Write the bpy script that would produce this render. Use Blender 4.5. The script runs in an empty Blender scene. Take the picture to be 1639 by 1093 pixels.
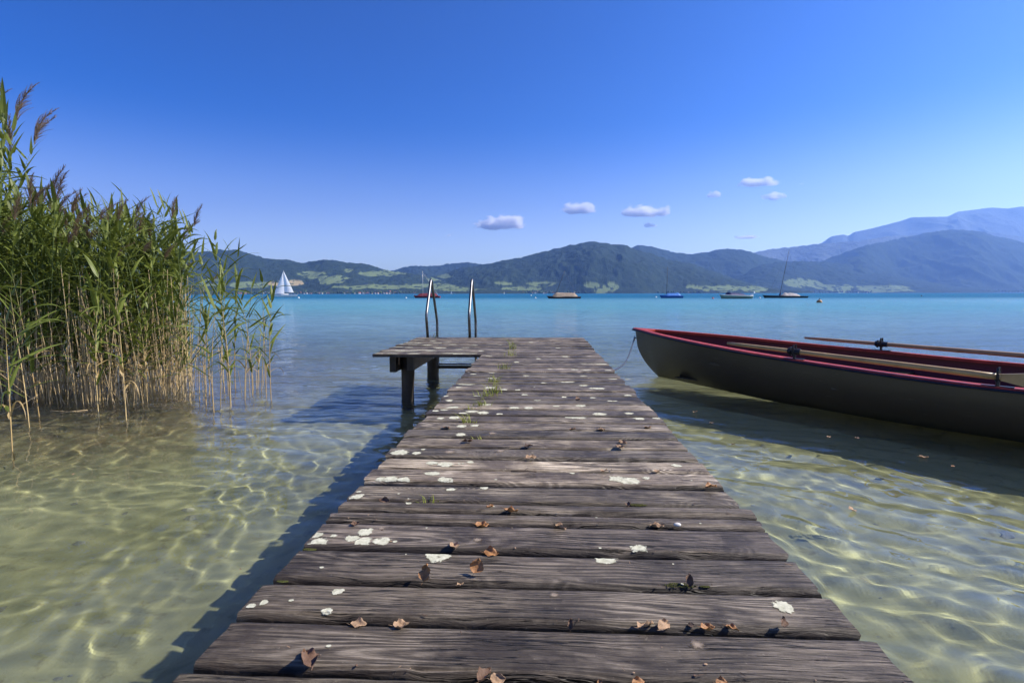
import bpy, math, random
import numpy as np
from mathutils import Vector, Matrix

S = bpy.context.scene
COL = S.collection
R = math.radians
rnd = random.Random(11)
rng = np.random.default_rng(5)

# ------------------------------------------------------------------ camera
CAM_H = 1.34                 # eye height above the lake (deck is 0.64 above it)
F = 860.0 / 1639.0           # focal length as a share of the picture's width
cam = bpy.data.cameras.new('camera')
camo = bpy.data.objects.new('camera', cam)
COL.objects.link(camo)
cam.lens = 36 * F
cam.clip_start = 0.05
cam.clip_end = 80000
camo.matrix_world = (Matrix.Translation((0, 0, CAM_H)) @ Matrix.Rotation(R(2.88), 4, 'Z')
                     @ Matrix.Rotation(R(90 - 5.1), 4, 'X') @ Matrix.Rotation(R(-0.1), 4, 'Z'))
S.camera = camo
bpy.context.view_layer.update()

# ------------------------------------------------------------------ sky, sun, exposure
EL, AZ = R(43), R(6)        # sun height, and its bearing from +X towards +Y
world = bpy.data.worlds.new('World')
S.world = world
world.use_nodes = True
wt = world.node_tree
sky = wt.nodes.new('ShaderNodeTexSky')
sky.sky_type = 'NISHITA'
sky.sun_disc = False
sky.sun_elevation = EL
sky.sun_rotation = math.pi / 2 - AZ
sky.air_density = 1.0
sky.dust_density = 1.2
sky.ozone_density = 5.0
sky.altitude = 500
hs = wt.nodes.new('ShaderNodeHueSaturation')
hs.inputs['Saturation'].default_value = 1.16
hs.inputs['Hue'].default_value = 0.510
# the air whitens towards the horizon
wtc = wt.nodes.new('ShaderNodeTexCoord'); wsp = wt.nodes.new('ShaderNodeSeparateXYZ')
wt.links.new(wtc.outputs['Generated'], wsp.inputs[0])
for sock_, a_, b_ in (('Saturation', .55, 1.18), ('Value', 1.30, 1.0)):
    wm = wt.nodes.new('ShaderNodeMapRange'); wm.inputs[1].default_value = .02; wm.inputs[2].default_value = .30
    wm.inputs[3].default_value = a_; wm.inputs[4].default_value = b_; wm.interpolation_type = 'SMOOTHSTEP'
    wt.links.new(wsp.outputs[2], wm.inputs[0]); wt.links.new(wm.outputs[0], hs.inputs[sock_])
# a steeper tone curve on the sky itself: deep blue overhead, pale at the horizon
sc1 = wt.nodes.new('ShaderNodeVectorMath'); sc1.operation = 'SCALE'; sc1.inputs['Scale'].default_value = .1
gm = wt.nodes.new('ShaderNodeGamma'); gm.inputs[1].default_value = 1.55
sc2 = wt.nodes.new('ShaderNodeVectorMath'); sc2.operation = 'SCALE'; sc2.inputs['Scale'].default_value = 22.5
wt.links.new(sky.outputs[0], sc1.inputs[0]); wt.links.new(sc1.outputs[0], gm.inputs[0]); wt.links.new(gm.outputs[0], sc2.inputs[0])
wt.links.new(sc2.outputs[0], hs.inputs['Color'])
bgn = wt.nodes['Background']
wt.links.new(hs.outputs[0], bgn.inputs[0])
bgn.inputs[1].default_value = 0.06
sun = bpy.data.lights.new('sun', 'SUN')
sun.energy = 4.9
sun.angle = R(0.5)
sun.color = (1, .925, .80)
sun.cycles.is_caustics_light = True
suno = bpy.data.objects.new('sun', sun)
COL.objects.link(suno)
SUND = Vector((math.cos(EL) * math.cos(AZ), math.cos(EL) * math.sin(AZ), math.sin(EL)))
suno.rotation_euler = (-SUND).to_track_quat('-Z', 'Y').to_euler()
S.view_settings.view_transform = 'Standard'
S.view_settings.look = 'None'
S.view_settings.exposure = 0.8
S.view_settings.gamma = 1.0
S.cycles.use_denoising = True
S.cycles.max_bounces = 20
S.cycles.transparent_max_bounces = 48
S.cycles.volume_bounces = 20
S.cycles.sample_clamp_indirect = 8
S.cycles.volume_max_steps = 512
S.cycles.volume_step_rate = .35

# ------------------------------------------------------------------ helpers
CM = np.array(camo.matrix_world)
C0 = CM[:3, 3]


def ray(px, py):
    """Direction seen at a point of the photograph (1639 x 1093)."""
    d = CM[:3, :3] @ np.array([px - 819.5, 546.5 - py, -860.0])
    return d / d[1]


def on(px, py, z):
    d = ray(px, py)
    t = (z - C0[2]) / d[2]
    return Vector(C0 + d * t)


def far(px, py, y):
    return Vector(C0 + ray(px, py) * y)


def vnoise(x, y, seed=0):
    x = np.asarray(x, float); y = np.asarray(y, float)
    xi = np.floor(x).astype(np.int64); yi = np.floor(y).astype(np.int64)
    fx = x - xi; fy = y - yi
    fx = fx * fx * (3 - 2 * fx); fy = fy * fy * (3 - 2 * fy)

    def h(a, b):
        n = (a * 374761393 + b * 668265263 + seed * 974634777) & 0x7fffffff
        n = ((n ^ (n >> 13)) * 1274126177) & 0x7fffffff
        n = n ^ (n >> 16)
        return (n & 0xffff) / 65535.0
    return ((h(xi, yi) * (1 - fx) + h(xi + 1, yi) * fx) * (1 - fy) +
            (h(xi, yi + 1) * (1 - fx) + h(xi + 1, yi + 1) * fx) * fy) * 2 - 1


def fbm(x, y, o=4, seed=0, ridged=False):
    s = 0; a = .5
    for k in range(o):
        n = vnoise(x * 2 ** k, y * 2 ** k, seed + k)
        s = s + a * ((1 - 2 * abs(n)) if ridged else n)
        a *= .5
    return s


def link(name, me, parent=None, m=None):
    o = bpy.data.objects.new(name, me)
    COL.objects.link(o)
    if parent is not None:
        o.parent = parent
    if m is not None:
        for q in (m if isinstance(m, (list, tuple)) else [m]):
            me.materials.append(q)
    return o


def empty(name, loc=(0, 0, 0), rz=0):
    o = bpy.data.objects.new(name, None)
    o.empty_display_size = .1
    o.location = loc
    o.rotation_euler = (0, 0, rz)
    COL.objects.link(o)
    return o


def tag(o, label=None, cat=None, group=None, kind=None):
    if label: o['label'] = label
    if cat: o['category'] = cat
    if group: o['group'] = group
    if kind: o['kind'] = kind
    return o


def copy_tree(o, parent=None):
    c = o.copy()
    COL.objects.link(c)
    c.parent = parent
    for ch in list(o.children):
        copy_tree(ch, c)
    return c


class MB:
    """Collects pieces that become one mesh."""
    def __init__(self):
        self.v = []; self.f = []; self.mi = []; self.cur = 0

    def add(self, vs, fs):
        b = len(self.v)
        self.v += [tuple(float(c) for c in p) for p in vs]
        self.f += [tuple(b + i for i in q) for q in fs]
        self.mi += [self.cur] * len(fs)
        return self

    def box(self, a, b, M=None):
        v = [Vector((x, y, z)) for z in (a[2], b[2]) for x, y in
             ((a[0], a[1]), (b[0], a[1]), (b[0], b[1]), (a[0], b[1]))]
        if M is not None: v = [M @ p for p in v]
        return self.add(v, [(3, 2, 1, 0), (4, 5, 6, 7), (0, 1, 5, 4), (1, 2, 6, 5), (2, 3, 7, 6), (3, 0, 4, 7)])

    def tube(self, pts, r, n=8, cap=True, flat=1.0):
        pts = [Vector(p) for p in pts]
        if not isinstance(r, (list, tuple)): r = [r] * len(pts)
        vs = []; up = None
        for i, p in enumerate(pts):
            t = (pts[min(i + 1, len(pts) - 1)] - pts[max(i - 1, 0)]).normalized()
            if up is None:
                up = Vector((0, 0, 1)) if abs(t.z) < .9 else Vector((1, 0, 0))
            s = t.cross(up).normalized(); up = s.cross(t).normalized()
            for k in range(n):
                a = 2 * math.pi * k / n
                vs.append(p + s * math.cos(a) * r[i] + up * math.sin(a) * r[i] * flat)
        fs = [(i * n + k, i * n + (k + 1) % n, (i + 1) * n + (k + 1) % n, (i + 1) * n + k)
              for i in range(len(pts) - 1) for k in range(n)]
        if cap:
            fs.append(tuple(range(n - 1, -1, -1)))
            fs.append(tuple((len(pts) - 1) * n + k for k in range(n)))
        return self.add(vs, fs)

    def strip(self, L, Rr):
        n = len(L)
        return self.add(list(L) + list(Rr), [(i, i + 1, n + i + 1, n + i) for i in range(n - 1)])

    def sheet(self, rows, close=False):
        n = len(rows[0]); vs = [p for r in rows for p in r]
        return self.add(vs, [(i * n + k, i * n + k + 1, (i + 1) * n + k + 1, (i + 1) * n + k)
                             for i in range(len(rows) - 1) for k in range(n - 1)])

    def build(self, name, m, parent=None, smooth=False):
        me = bpy.data.meshes.new(name)
        me.from_pydata(self.v, [], self.f)
        for q in (m if isinstance(m, (list, tuple)) else [m]):
            me.materials.append(q)
        me.polygons.foreach_set('material_index', self.mi)
        if smooth: me.polygons.foreach_set('use_smooth', [True] * len(self.f))
        me.update()
        return link(name, me, parent)


def grid_mesh(name, X, Y, Z, attrs=None, smooth=True):
    ny, nx = X.shape
    me = bpy.data.meshes.new(name)
    v = np.stack([X, Y, Z], -1).reshape(-1, 3)
    i = np.arange((ny - 1) * (nx - 1)); r = i // (nx - 1); c = i % (nx - 1); b = r * nx + c
    f = np.stack([b, b + 1, b + nx + 1, b + nx], -1)
    me.vertices.add(len(v)); me.vertices.foreach_set('co', v.ravel())
    me.loops.add(f.size); me.loops.foreach_set('vertex_index', f.ravel().astype(np.int32))
    me.polygons.add(len(f))
    me.polygons.foreach_set('loop_start', np.arange(0, f.size, 4, dtype=np.int32))
    me.polygons.foreach_set('loop_total', np.full(len(f), 4, dtype=np.int32))
    if smooth: me.polygons.foreach_set('use_smooth', np.ones(len(f), bool))
    me.update()
    for k, a in (attrs or {}).items():
        at = me.attributes.new(k, 'FLOAT', 'POINT')
        at.data.foreach_set('value', a.ravel().astype(np.float32))
    return me


def axis(lo, hi, flo, fhi, st, g):
    a = list(np.arange(flo, fhi, st)); s = st
    while a[-1] < hi: s *= g; a.append(a[-1] + s)
    s = st
    while a[0] > lo: s *= g; a.insert(0, a[0] - s)
    return np.array(a)


# ------------------------------------------------------------------ node helpers
class NT:
    def __init__(self, name):
        self.m = bpy.data.materials.new(name)
        self.m.use_nodes = True
        self.t = self.m.node_tree
        self.p = self.t.nodes['Principled BSDF']
        self.out = self.t.nodes['Material Output']

    def n(self, kind, **kw):
        nd = self.t.nodes.new('ShaderNode' + kind)
        for k, v in kw.items():
            if k in nd.inputs: self.set(nd.inputs[k], v)
            elif k.startswith('i') and k[1:].isdigit(): self.set(nd.inputs[int(k[1:])], v)
            else: setattr(nd, k, v)
        return nd

    def set(self, sock, v):
        if isinstance(v, bpy.types.NodeSocket): self.t.links.new(v, sock)
        elif isinstance(v, bpy.types.Node): self.t.links.new(v.outputs[0], sock)
        else:
            if isinstance(v, tuple) and len(v) == 3 and sock.type == 'RGBA': v = v + (1,)
            sock.default_value = v

    def math(self, op, a, b=0.0, clamp=False):
        nd = self.n('Math', operation=op, use_clamp=clamp); self.set(nd.inputs[0], a); self.set(nd.inputs[1], b)
        return nd.outputs[0]

    def mix(self, f, a, b, blend='MIX'):
        nd = self.t.nodes.new('ShaderNodeMix'); nd.data_type = 'RGBA'; nd.blend_type = blend
        self.set(nd.inputs[0], f); self.set(nd.inputs[6], a); self.set(nd.inputs[7], b)
        return nd.outputs[2]

    def ramp(self, f, stops):
        nd = self.t.nodes.new('ShaderNodeValToRGB')
        el = nd.color_ramp.elements
        while len(el) < len(stops): el.new(.5)
        for e, (p, c) in zip(el, stops):
            e.position = p
            e.color = (c, c, c, 1) if isinstance(c, (int, float)) else tuple(c) + (1,)
        self.set(nd.inputs[0], f)
        return nd.outputs[0]

    def coords(self, kind='Object', scale=(1, 1, 1), loc=None):
        tc = self.n('TexCoord')
        mp = self.n('Mapping'); self.t.links.new(tc.outputs[kind], mp.inputs[0])
        mp.inputs['Scale'].default_value = scale
        if loc is not None: self.set(mp.inputs['Location'], loc)
        return mp.outputs[0]

    def noise(self, vec, scale=5, detail=4, rough=.5, dist=0):
        return self.n('TexNoise', Vector=vec, Scale=scale, Detail=detail, Roughness=rough, Distortion=dist).outputs[0]

    def bump(self, h, s=.3, d=.01, nrm=None):
        b = self.n('Bump', Strength=s, Distance=d, Height=h)
        if nrm is not None: self.set(b.inputs['Normal'], nrm)
        return b.outputs[0]


def simple(name, col, rough=.6, metal=0, spec=.5, var=.25, sc=8, bump=0.0, coat=0):
    q = NT(name)
    v = q.coords()
    n = q.noise(v, sc, 5, .6)
    dark = tuple(c * (1 - var) for c in col)
    lite = tuple(min(1, c * (1 + var)) for c in col)
    q.set(q.p.inputs['Base Color'], q.ramp(n, [(.3, dark), (.7, lite)]))
    q.p.inputs['Roughness'].default_value = rough
    q.p.inputs['Metallic'].default_value = metal
    q.p.inputs['Specular IOR Level'].default_value = spec
    q.p.inputs['Coat Weight'].default_value = coat
    if bump: q.set(q.p.inputs['Normal'], q.bump(q.noise(v, sc * 3, 6, .7), bump, .01))
    return q.m


# ================================================================== WATER AND LAKE BED
wv = []
wr = np.random.default_rng(8)
for k in range(56):
    lam = 0.095 * (1.05 ** k)
    wv.append((lam, wr.normal(1.15, 0.75), wr.uniform(0, 6.28),
               0.0017 * (lam / .4) ** (.75 if lam < .4 else -.5) * wr.uniform(.25, 1)))


def waves(X, Y):
    Z = np.zeros_like(X)
    Rr = np.hypot(X, Y)
    wx = X + .16 * vnoise(X * .9, Y * .9, 1) + .05 * vnoise(X * 2.6, Y * 2.6, 2)
    wy = Y + .16 * vnoise(X * .9 + 40, Y * .9, 3) + .05 * vnoise(X * 2.6 + 9, Y * 2.6, 4)
    calm = .75 + .35 * vnoise(X * .35, Y * .35, 6)
    for lam, th, ph, a in wv:
        k = 6.2832 / lam
        fade = 1 / (1 + np.exp(np.clip((Rr * 0.0125 - lam * .45) * 40, -30, 30)))
        Z += a * np.cos(k * (wx * math.cos(th) + wy * math.sin(th)) + ph) * fade
    return Z * calm


xs = axis(-9000, 12000, -6, 6, .022, 1.085)
ys = axis(-30, 8500, .3, 10.5, .024, 1.085)
X, Y = np.meshgrid(xs, ys)
water_me = grid_mesh('water', X, Y, waves(X, Y))

q = NT('lake_water')
geo = q.n('NewGeometry')
sep = q.n('SeparateXYZ', i0=geo.outputs['Position'])
yy = sep.outputs[1]
big = q.noise(q.coords('Object', (.012, .05, 1)), 1.0, 3, .5)
# how murky-turquoise the body of the water is: nothing over the shallows, full over the deep
yw = q.math('ADD', yy, q.math('MULTIPLY', q.math('SUBTRACT', big, .5), 10))
body = q.n('MapRange', i0=yw); body.interpolation_type = 'SMOOTHSTEP'
for i, v in ((1, 3.0), (2, 24.0), (3, .03), (4, .88)): body.inputs[i].default_value = v
deep = q.n('MapRange', i0=yy); deep.interpolation_type = 'SMOOTHSTEP'
for i, v in ((1, 60.0), (2, 190.0), (3, .0), (4, 1.0)): deep.inputs[i].default_value = v
mid = q.n('MapRange', i0=yw); mid.interpolation_type = 'SMOOTHSTEP'
for i, v in ((1, 14.0), (2, 55.0), (3, .0), (4, 1.0)): mid.inputs[i].default_value = v
wcol = q.mix(deep.outputs[0], q.mix(mid.outputs[0], (.16, .275, .37), (.115, .325, .415)), (.006, .12, .23))
# ripples too small for the mesh, growing with distance
rp1 = q.noise(q.coords('Object', (1.0, 2.2, 1)), 3.2, 4, .6, .3)
rp2 = q.noise(q.coords('Object', (.05, .2, 1)), 1.0, 4, .6)
rp3 = q.noise(q.coords('Object', (.28, .95, 1)), 1.0, 4, .6, .4)
bs = q.n('MapRange', i0=yy)
for i, v in ((1, 4.0), (2, 20.0), (3, .0), (4, 1.0)): bs.inputs[i].default_value = v
b1 = q.n('Bump', Height=rp1, Distance=.07); q.set(b1.inputs['Strength'], q.math('MULTIPLY', bs.outputs[0], 1.0))
b2 = q.n('Bump', Height=rp2, Distance=2.4); q.set(b2.inputs['Strength'], q.math('MULTIPLY', bs.outputs[0], .5))
q.set(b2.inputs['Normal'], b1.outputs[0])
b3 = q.n('Bump', Height=rp3, Distance=.7); q.set(b3.inputs['Strength'], q.math('MULTIPLY', bs.outputs[0], .8)); q.set(b3.inputs['Normal'], b2.outputs[0])
nrm = b3.outputs[0]
rg = q.n('MapRange', i0=yy)
for i, v in ((1, 9.0), (2, 120.0), (3, .0), (4, .22)): rg.inputs[i].default_value = v
refr = q.n('BsdfRefraction', Color=(.94, .99, .935), Roughness=0.0, IOR=1.333, Normal=nrm)
dif = q.n('BsdfDiffuse', Color=wcol, Normal=nrm)
base = q.n('MixShader', i0=body.outputs[0], i1=refr.outputs[0], i2=dif.outputs[0])
gl = q.n('BsdfGlossy', Color=(.88, .90, .94), Roughness=rg.outputs[0], Normal=nrm)
fr = q.n('Fresnel', IOR=1.333, Normal=nrm)
rf = q.math('MULTIPLY', fr.outputs[0], q.math('SUBTRACT', 1.0, q.math('ADD', q.math('MULTIPLY', body.outputs[0], .15), q.math('MULTIPLY', deep.outputs[0], .50))))
fin = q.n('MixShader', i0=rf, i1=base.outputs[0], i2=gl.outputs[0])
q.t.links.new(fin.outputs[0], q.out.inputs[0])
water = tag(link('water', water_me, None, q.m), 'clear shallow lake water turning turquoise further out', 'water', kind='structure')
water.cycles.is_caustics_caster = True

xs = axis(-9000, 12000, -12, 12, .12, 1.12)
ys = axis(-30, 8500, -2, 16, .12, 1.12)
X, Y = np.meshgrid(xs, ys)


def bed_z(X, Y):
    return -.44 - np.clip(Y - 3, 0, 60) * .055 - np.clip(Y - 16, 0, 60) * .1 + .035 * fbm(X * .8, Y * .8, 4, 3) \
        + .10 * vnoise(X * .25, Y * .25, 8) * np.clip((Y + 4) / 8, 0, 1)


q = NT('lake_bed_sand')
v = q.coords()
n1 = q.noise(v, .7, 5, .6, .6)
n2 = q.noise(v, 9, 6, .75)
n3 = q.noise(v, 2.6, 4, .6, 1.0)
c = q.mix(q.ramp(n1, [(.35, 0), (.68, 1)]), (.25, .238, .135), (.38, .362, .225))
c = q.mix(q.ramp(n3, [(.58, 0), (.70, .55)]), c, (.17, .16, .075))
c = q.mix(q.ramp(n2, [(.55, 0), (.72, .7)]), c, (.15, .12, .06))
# brown litter of dead reed among the stems
sp = q.n('SeparateXYZ', i0=q.n('NewGeometry').outputs['Position'])
lit = q.n('MapRange', i0=sp.outputs[0]); lit.interpolation_type = 'SMOOTHSTEP'
for i, vv in ((1, -2.3), (2, -4.6), (3, 0), (4, .8)): lit.inputs[i].default_value = vv
lit2 = q.n('MapRange', i0=sp.outputs[1]); lit2.interpolation_type = 'SMOOTHSTEP'
for i, vv in ((1, 3.2), (2, 5.4), (3, 0), (4, 1)): lit2.inputs[i].default_value = vv
reedy = q.math('MULTIPLY', q.math('MULTIPLY', lit.outputs[0], lit2.outputs[0]), q.ramp(q.noise(v, 5, 6, .8, 1.5), [(.35, .25), (.6, 1)]))
c = q.mix(reedy, c, (.13, .075, .035))
q.set(q.p.inputs['Base Color'], c)
q.p.inputs['Roughness'].default_value = 1
q.p.inputs['Specular IOR Level'].default_value = .1
q.set(q.p.inputs['Normal'], q.bump(n2, .4, .03))
bed = tag(link('lake_bed', grid_mesh('lake_bed', X, Y, bed_z(X, Y)), None, q.m), 'pale sandy bottom of the lake under the water', 'ground', kind='structure')
bed.cycles.is_caustics_receiver = True

# ================================================================== HILLS
HOR = 470.0


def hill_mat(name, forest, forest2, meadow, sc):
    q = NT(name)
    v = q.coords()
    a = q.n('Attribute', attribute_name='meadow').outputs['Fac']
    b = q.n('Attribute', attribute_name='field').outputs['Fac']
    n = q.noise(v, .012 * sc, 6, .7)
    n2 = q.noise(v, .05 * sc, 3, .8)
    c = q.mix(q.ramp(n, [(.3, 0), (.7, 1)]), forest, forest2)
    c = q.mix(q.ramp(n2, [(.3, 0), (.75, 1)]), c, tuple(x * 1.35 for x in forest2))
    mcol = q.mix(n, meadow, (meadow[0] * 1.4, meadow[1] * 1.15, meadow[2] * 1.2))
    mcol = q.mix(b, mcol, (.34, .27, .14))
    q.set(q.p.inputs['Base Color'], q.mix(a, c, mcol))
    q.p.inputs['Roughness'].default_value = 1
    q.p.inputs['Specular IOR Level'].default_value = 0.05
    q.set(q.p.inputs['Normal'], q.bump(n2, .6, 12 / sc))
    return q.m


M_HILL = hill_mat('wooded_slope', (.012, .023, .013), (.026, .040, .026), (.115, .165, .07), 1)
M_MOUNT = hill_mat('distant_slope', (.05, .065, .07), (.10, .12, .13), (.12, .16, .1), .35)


def hill(name, label, prof, r0, r1, meadows=(), seed=0, m=M_HILL, nu=90, nth=700, tree=13, ridge=.2, clear=.0):
    px = np.array([p[0] for p in prof], float)
    py = np.array([p[1] for p in prof], float)
    P = np.linspace(px[0], px[-1], nth)
    # smooth profile, then its own small roughness
    hgt = np.interp(P, px, py)
    kk = max(3, int(nth * 6 / (px[-1] - px[0])) | 1)
    pad = np.pad(hgt, kk // 2, mode='edge')
    hgt = np.convolve(pad, np.ones(kk) / kk, 'valid')
    d = np.array([ray(p, HOR) for p in P])
    el = np.array([(ray(p, h)[2]) for p, h in zip(P, hgt)])       # slope per metre of y
    taper = np.clip(np.minimum(P - px[0], px[-1] - P) / 26.0, 0, 1)
    taper = taper * taper * (3 - 2 * taper)
    U = np.concatenate([np.linspace(0, 1, nu), 1 + np.linspace(.06, .6, 8)])
    uu, PP = np.meshgrid(U, P, indexing='ij')
    wob = 1 + .035 * vnoise(PP / 60, uu * 0 + seed, seed)
    yy = (r0 + (r1 - r0) * uu) * wob
    xx = d[:, 0][None, :] * yy
    H = (el * r1)[None, :] * taper[None, :]
    un = np.clip(uu, 0, 1)
    sh = np.where(uu <= 1, un ** 1.05 * (1.25 - .25 * un), 1 - ((uu - 1) / .6) ** 1.3 * .95)
    sx = xx / (900.0 * r0 / 3500); sy = yy / (900.0 * r0 / 3500)
    er = fbm(sx, sy * .5, 5, seed + 3, True)
    env = np.clip(un * 3.2, 0, 1) * np.clip((1 - un) * 2.6, 0, 1)
    Z = H * sh * (1 + 0) * wob + H * env * ridge * (er - .25)
    # keep the slope under the skyline
    lim = H * (yy / r1) * .985
    Z = np.where((uu < .97), np.minimum(Z, np.maximum(lim, 0)), Z)
    mead = np.zeros_like(Z); field = np.zeros_like(Z)
    vy = HOR - (Z / yy) * 860 + CAM_H / yy * 860
    n = fbm(xx / 160, yy / 260, 3, seed + 9)
    for mx, my, rx, ry, brown in meadows:
        e = ((PP - mx) / rx) ** 2 + ((vy - my) / ry) ** 2 + n * 1.5 + .5 * fbm(xx / 45, yy / 60, 2, seed + 31)
        k = np.clip((1.25 - e) * 4, 0, 1)
        k = k * np.clip((.55 - vnoise(xx / 26, yy / 38, seed + 40)) * 9, 0, 1)
        mead = np.maximum(mead, k)
        if brown: field = np.maximum(field, k)
    if clear:
        mead = np.maximum(mead, np.clip((n - clear) * 6, 0, 1) * np.clip((.5 - un) * 6, 0, 1))
    canopy = rng.random(Z.shape) * tree * .3 + tree * .45 * vnoise(xx / 28, yy / 40, seed + 20) + tree * .6 * vnoise(xx / 70, yy / 110, seed + 25)
    Z = Z + canopy * (1 - mead) * np.clip(H * 50, 0, 1) * np.clip(un * 12, 0, 1) * (uu < 1.3)
    Z = Z + 1.5 * (1 - mead) - np.clip(.02 - un, 0, 1) * 600
    o = link(name, grid_mesh(name, xx, yy, Z, {'meadow': mead, 'field': field}, smooth=False), None, m)
    return tag(o, label, 'hill', kind='structure')


hill('hills', 'long low wooded ridge with meadows at the left of the far shore',
     [(-420, 440), (-200, 425), (0, 412), (150, 404), (300, 402), (326, 403), (372, 400), (390, 403), (408, 409), (428, 414), (459, 416.5), (490, 421),
      (505, 419.5), (520, 416), (544, 419), (556, 422), (577, 423), (590, 424.5), (608, 430), (628, 434), (659, 438), (700, 446), (760, 456), (840, 466)],
     3000, 4600, [(495, 439, 22, 5, 0), (537, 448, 22, 6, 0), (560, 433, 9, 3, 0), (613, 437.5, 34, 4, 0), (474, 453, 12, 3.5, 1), (443, 453, 12, 3.5, 1),
                  (600, 460, 62, 3.2, 0), (675, 458, 46, 3.6, 0), (400, 455, 26, 5, 0), (340, 452, 20, 5, 0), (735, 464, 40, 3.5, 0), (712, 448, 20, 3, 0)], 3, nth=1100)
hill('hills', 'low blue ridge behind the gap in the far shore',
     [(560, 455), (600, 440), (633, 432), (659, 426), (685, 426), (700, 425), (723, 423), (749, 420.5), (768, 423), (790, 427), (830, 435), (900, 455)],
     5200, 7200, (), 14, nth=420, tree=14)
hill('hills', 'steep wooded hill in the middle of the far shore',
     [(600, 466), (650, 455), (690, 444), (712, 438), (738, 430), (765, 426), (787, 421.5), (805, 417), (820, 416), (848, 409), (871, 402.5), (890, 399), (910, 392.5),
      (928, 389), (945, 386.5), (957, 388), (969, 389), (985, 393), (999, 392.5), (1015, 398.5), (1030, 404), (1043, 407.5), (1060, 413), (1076, 416.5), (1104, 421.5),
      (1127, 431), (1153, 439), (1179, 448), (1204, 456), (1250, 464), (1300, 468)],
     3500, 5000, [(868, 455, 24, 4.0, 0), (948, 458, 11, 4, 0), (977, 460, 12, 5.5, 0), (961, 466, 10, 3, 0), (1108, 461, 10, 3.2, 0), (1150, 463, 34, 5, 0),
                  (712, 442, 13, 4, 0), (735, 464, 36, 3.5, 0), (808, 455, 14, 3, 0), (830, 463, 30, 3, 0), (1205, 464, 20, 4, 0)], 21, nth=1100, ridge=.3)
hill('hills', 'blue wooded ridge behind the steep middle hill',
     [(950, 430), (985, 408), (1010, 396), (1023, 392.5), (1040, 395), (1058, 400), (1076, 404), (1100, 407), (1130, 404), (1145, 400), (1158, 399), (1180, 400),
      (1200, 404), (1215, 409), (1260, 420), (1330, 440), (1400, 458)],
     5600, 7600, [(1210, 462, 24, 5, 0)], 33, nth=620, ridge=.3)
hill('hills', 'low wooded rise with pale meadows right of the steep hill',
     [(1130, 462), (1165, 448), (1195, 434), (1215, 425), (1235, 420.5), (1280, 418), (1318, 419), (1360, 424), (1400, 433), (1450, 445), (1520, 458), (1600, 466)],
     5000, 6600, [(1285, 455, 28, 6.5, 0), (1335, 463, 27, 6, 0), (1418, 464, 42, 5.5, 0), (1216, 464, 20, 5, 0)], 41, nth=620, ridge=.25)
hill('hills', 'broad hazy wooded hill on the right of the far shore',
     [(1200, 455), (1260, 436), (1318, 416), (1345, 406), (1371, 396.5), (1400, 389), (1440, 381), (1468, 375.5), (1495, 370), (1516, 367.5), (1548, 370), (1567, 372),
      (1588, 379), (1618, 385.5), (1639, 390), (1720, 405), (1850, 425), (2000, 440), (2150, 455)],
     6000, 8200, [(1440, 465, 50, 4, 0)], 52, nth=900, ridge=.42)
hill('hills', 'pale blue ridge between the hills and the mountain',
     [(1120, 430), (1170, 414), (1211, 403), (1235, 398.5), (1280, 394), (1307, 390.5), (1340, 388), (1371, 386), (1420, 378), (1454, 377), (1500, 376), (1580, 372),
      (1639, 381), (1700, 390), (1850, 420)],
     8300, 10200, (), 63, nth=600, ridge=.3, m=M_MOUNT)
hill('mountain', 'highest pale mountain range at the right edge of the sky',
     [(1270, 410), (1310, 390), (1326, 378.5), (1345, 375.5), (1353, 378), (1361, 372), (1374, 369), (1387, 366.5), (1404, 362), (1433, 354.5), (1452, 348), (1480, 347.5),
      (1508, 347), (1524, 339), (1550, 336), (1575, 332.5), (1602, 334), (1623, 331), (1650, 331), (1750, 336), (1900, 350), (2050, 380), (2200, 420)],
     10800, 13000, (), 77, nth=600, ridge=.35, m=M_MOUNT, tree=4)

# trees standing along the far shore: one far-off mass
tm = MB()
M_WOOD = simple('far_tree_leaves', (.022, .045, .016), 1, var=.5, sc=.03)
M_WOOD2 = simple('far_tree_leaves_light', (.05, .085, .025), 1, var=.4, sc=.03)


def shore_y(px):
    return float(np.interp(px, [0, 640, 900, 1180, 1230, 1700], [3020, 3050, 3480, 3560, 4950, 5400]))


ico_v = [(0, 0, 1)] + [(math.cos(a * 1.2566) * .9, math.sin(a * 1.2566) * .9, .25) for a in range(5)] + \
        [(math.cos(a * 1.2566 + .6) * .75, math.sin(a * 1.2566 + .6) * .75, -.45) for a in range(5)]
ico_f = [(0, 1 + a, 1 + (a + 1) % 5) for a in range(5)] + [(1 + a, 6 + a, 1 + (a + 1) % 5) for a in range(5)] + \
        [(6 + a, 6 + (a + 1) % 5, 1 + (a + 1) % 5) for a in range(5)]
for i in range(3400):
    px = rnd.uniform(-250, 1700)
    if px > 1240 and rnd.random() < .55: continue
    y = shore_y(px) - 20 + abs(rnd.gauss(0, 1)) * 130
    if rnd.random() < .25: y += rnd.uniform(0, 350)
    x = ray(px, HOR)[0] * y
    h = rnd.uniform(7, 20); w = h * rnd.uniform(.35, .6)
    g = max(0, (y - shore_y(px)) * .05)
    tm.cur = 1 if rnd.random() < .3 else 0
    tm.add([(x + vx * w * rnd.uniform(.8, 1.2), y + vy * w, g + h * (.45 + .5 * vz)) for vx, vy, vz in ico_v], ico_f)
tag(tm.build('shore_woods', [M_WOOD, M_WOOD2]), 'dark band of trees lining the far lake shore', 'woods', kind='stuff')

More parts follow.
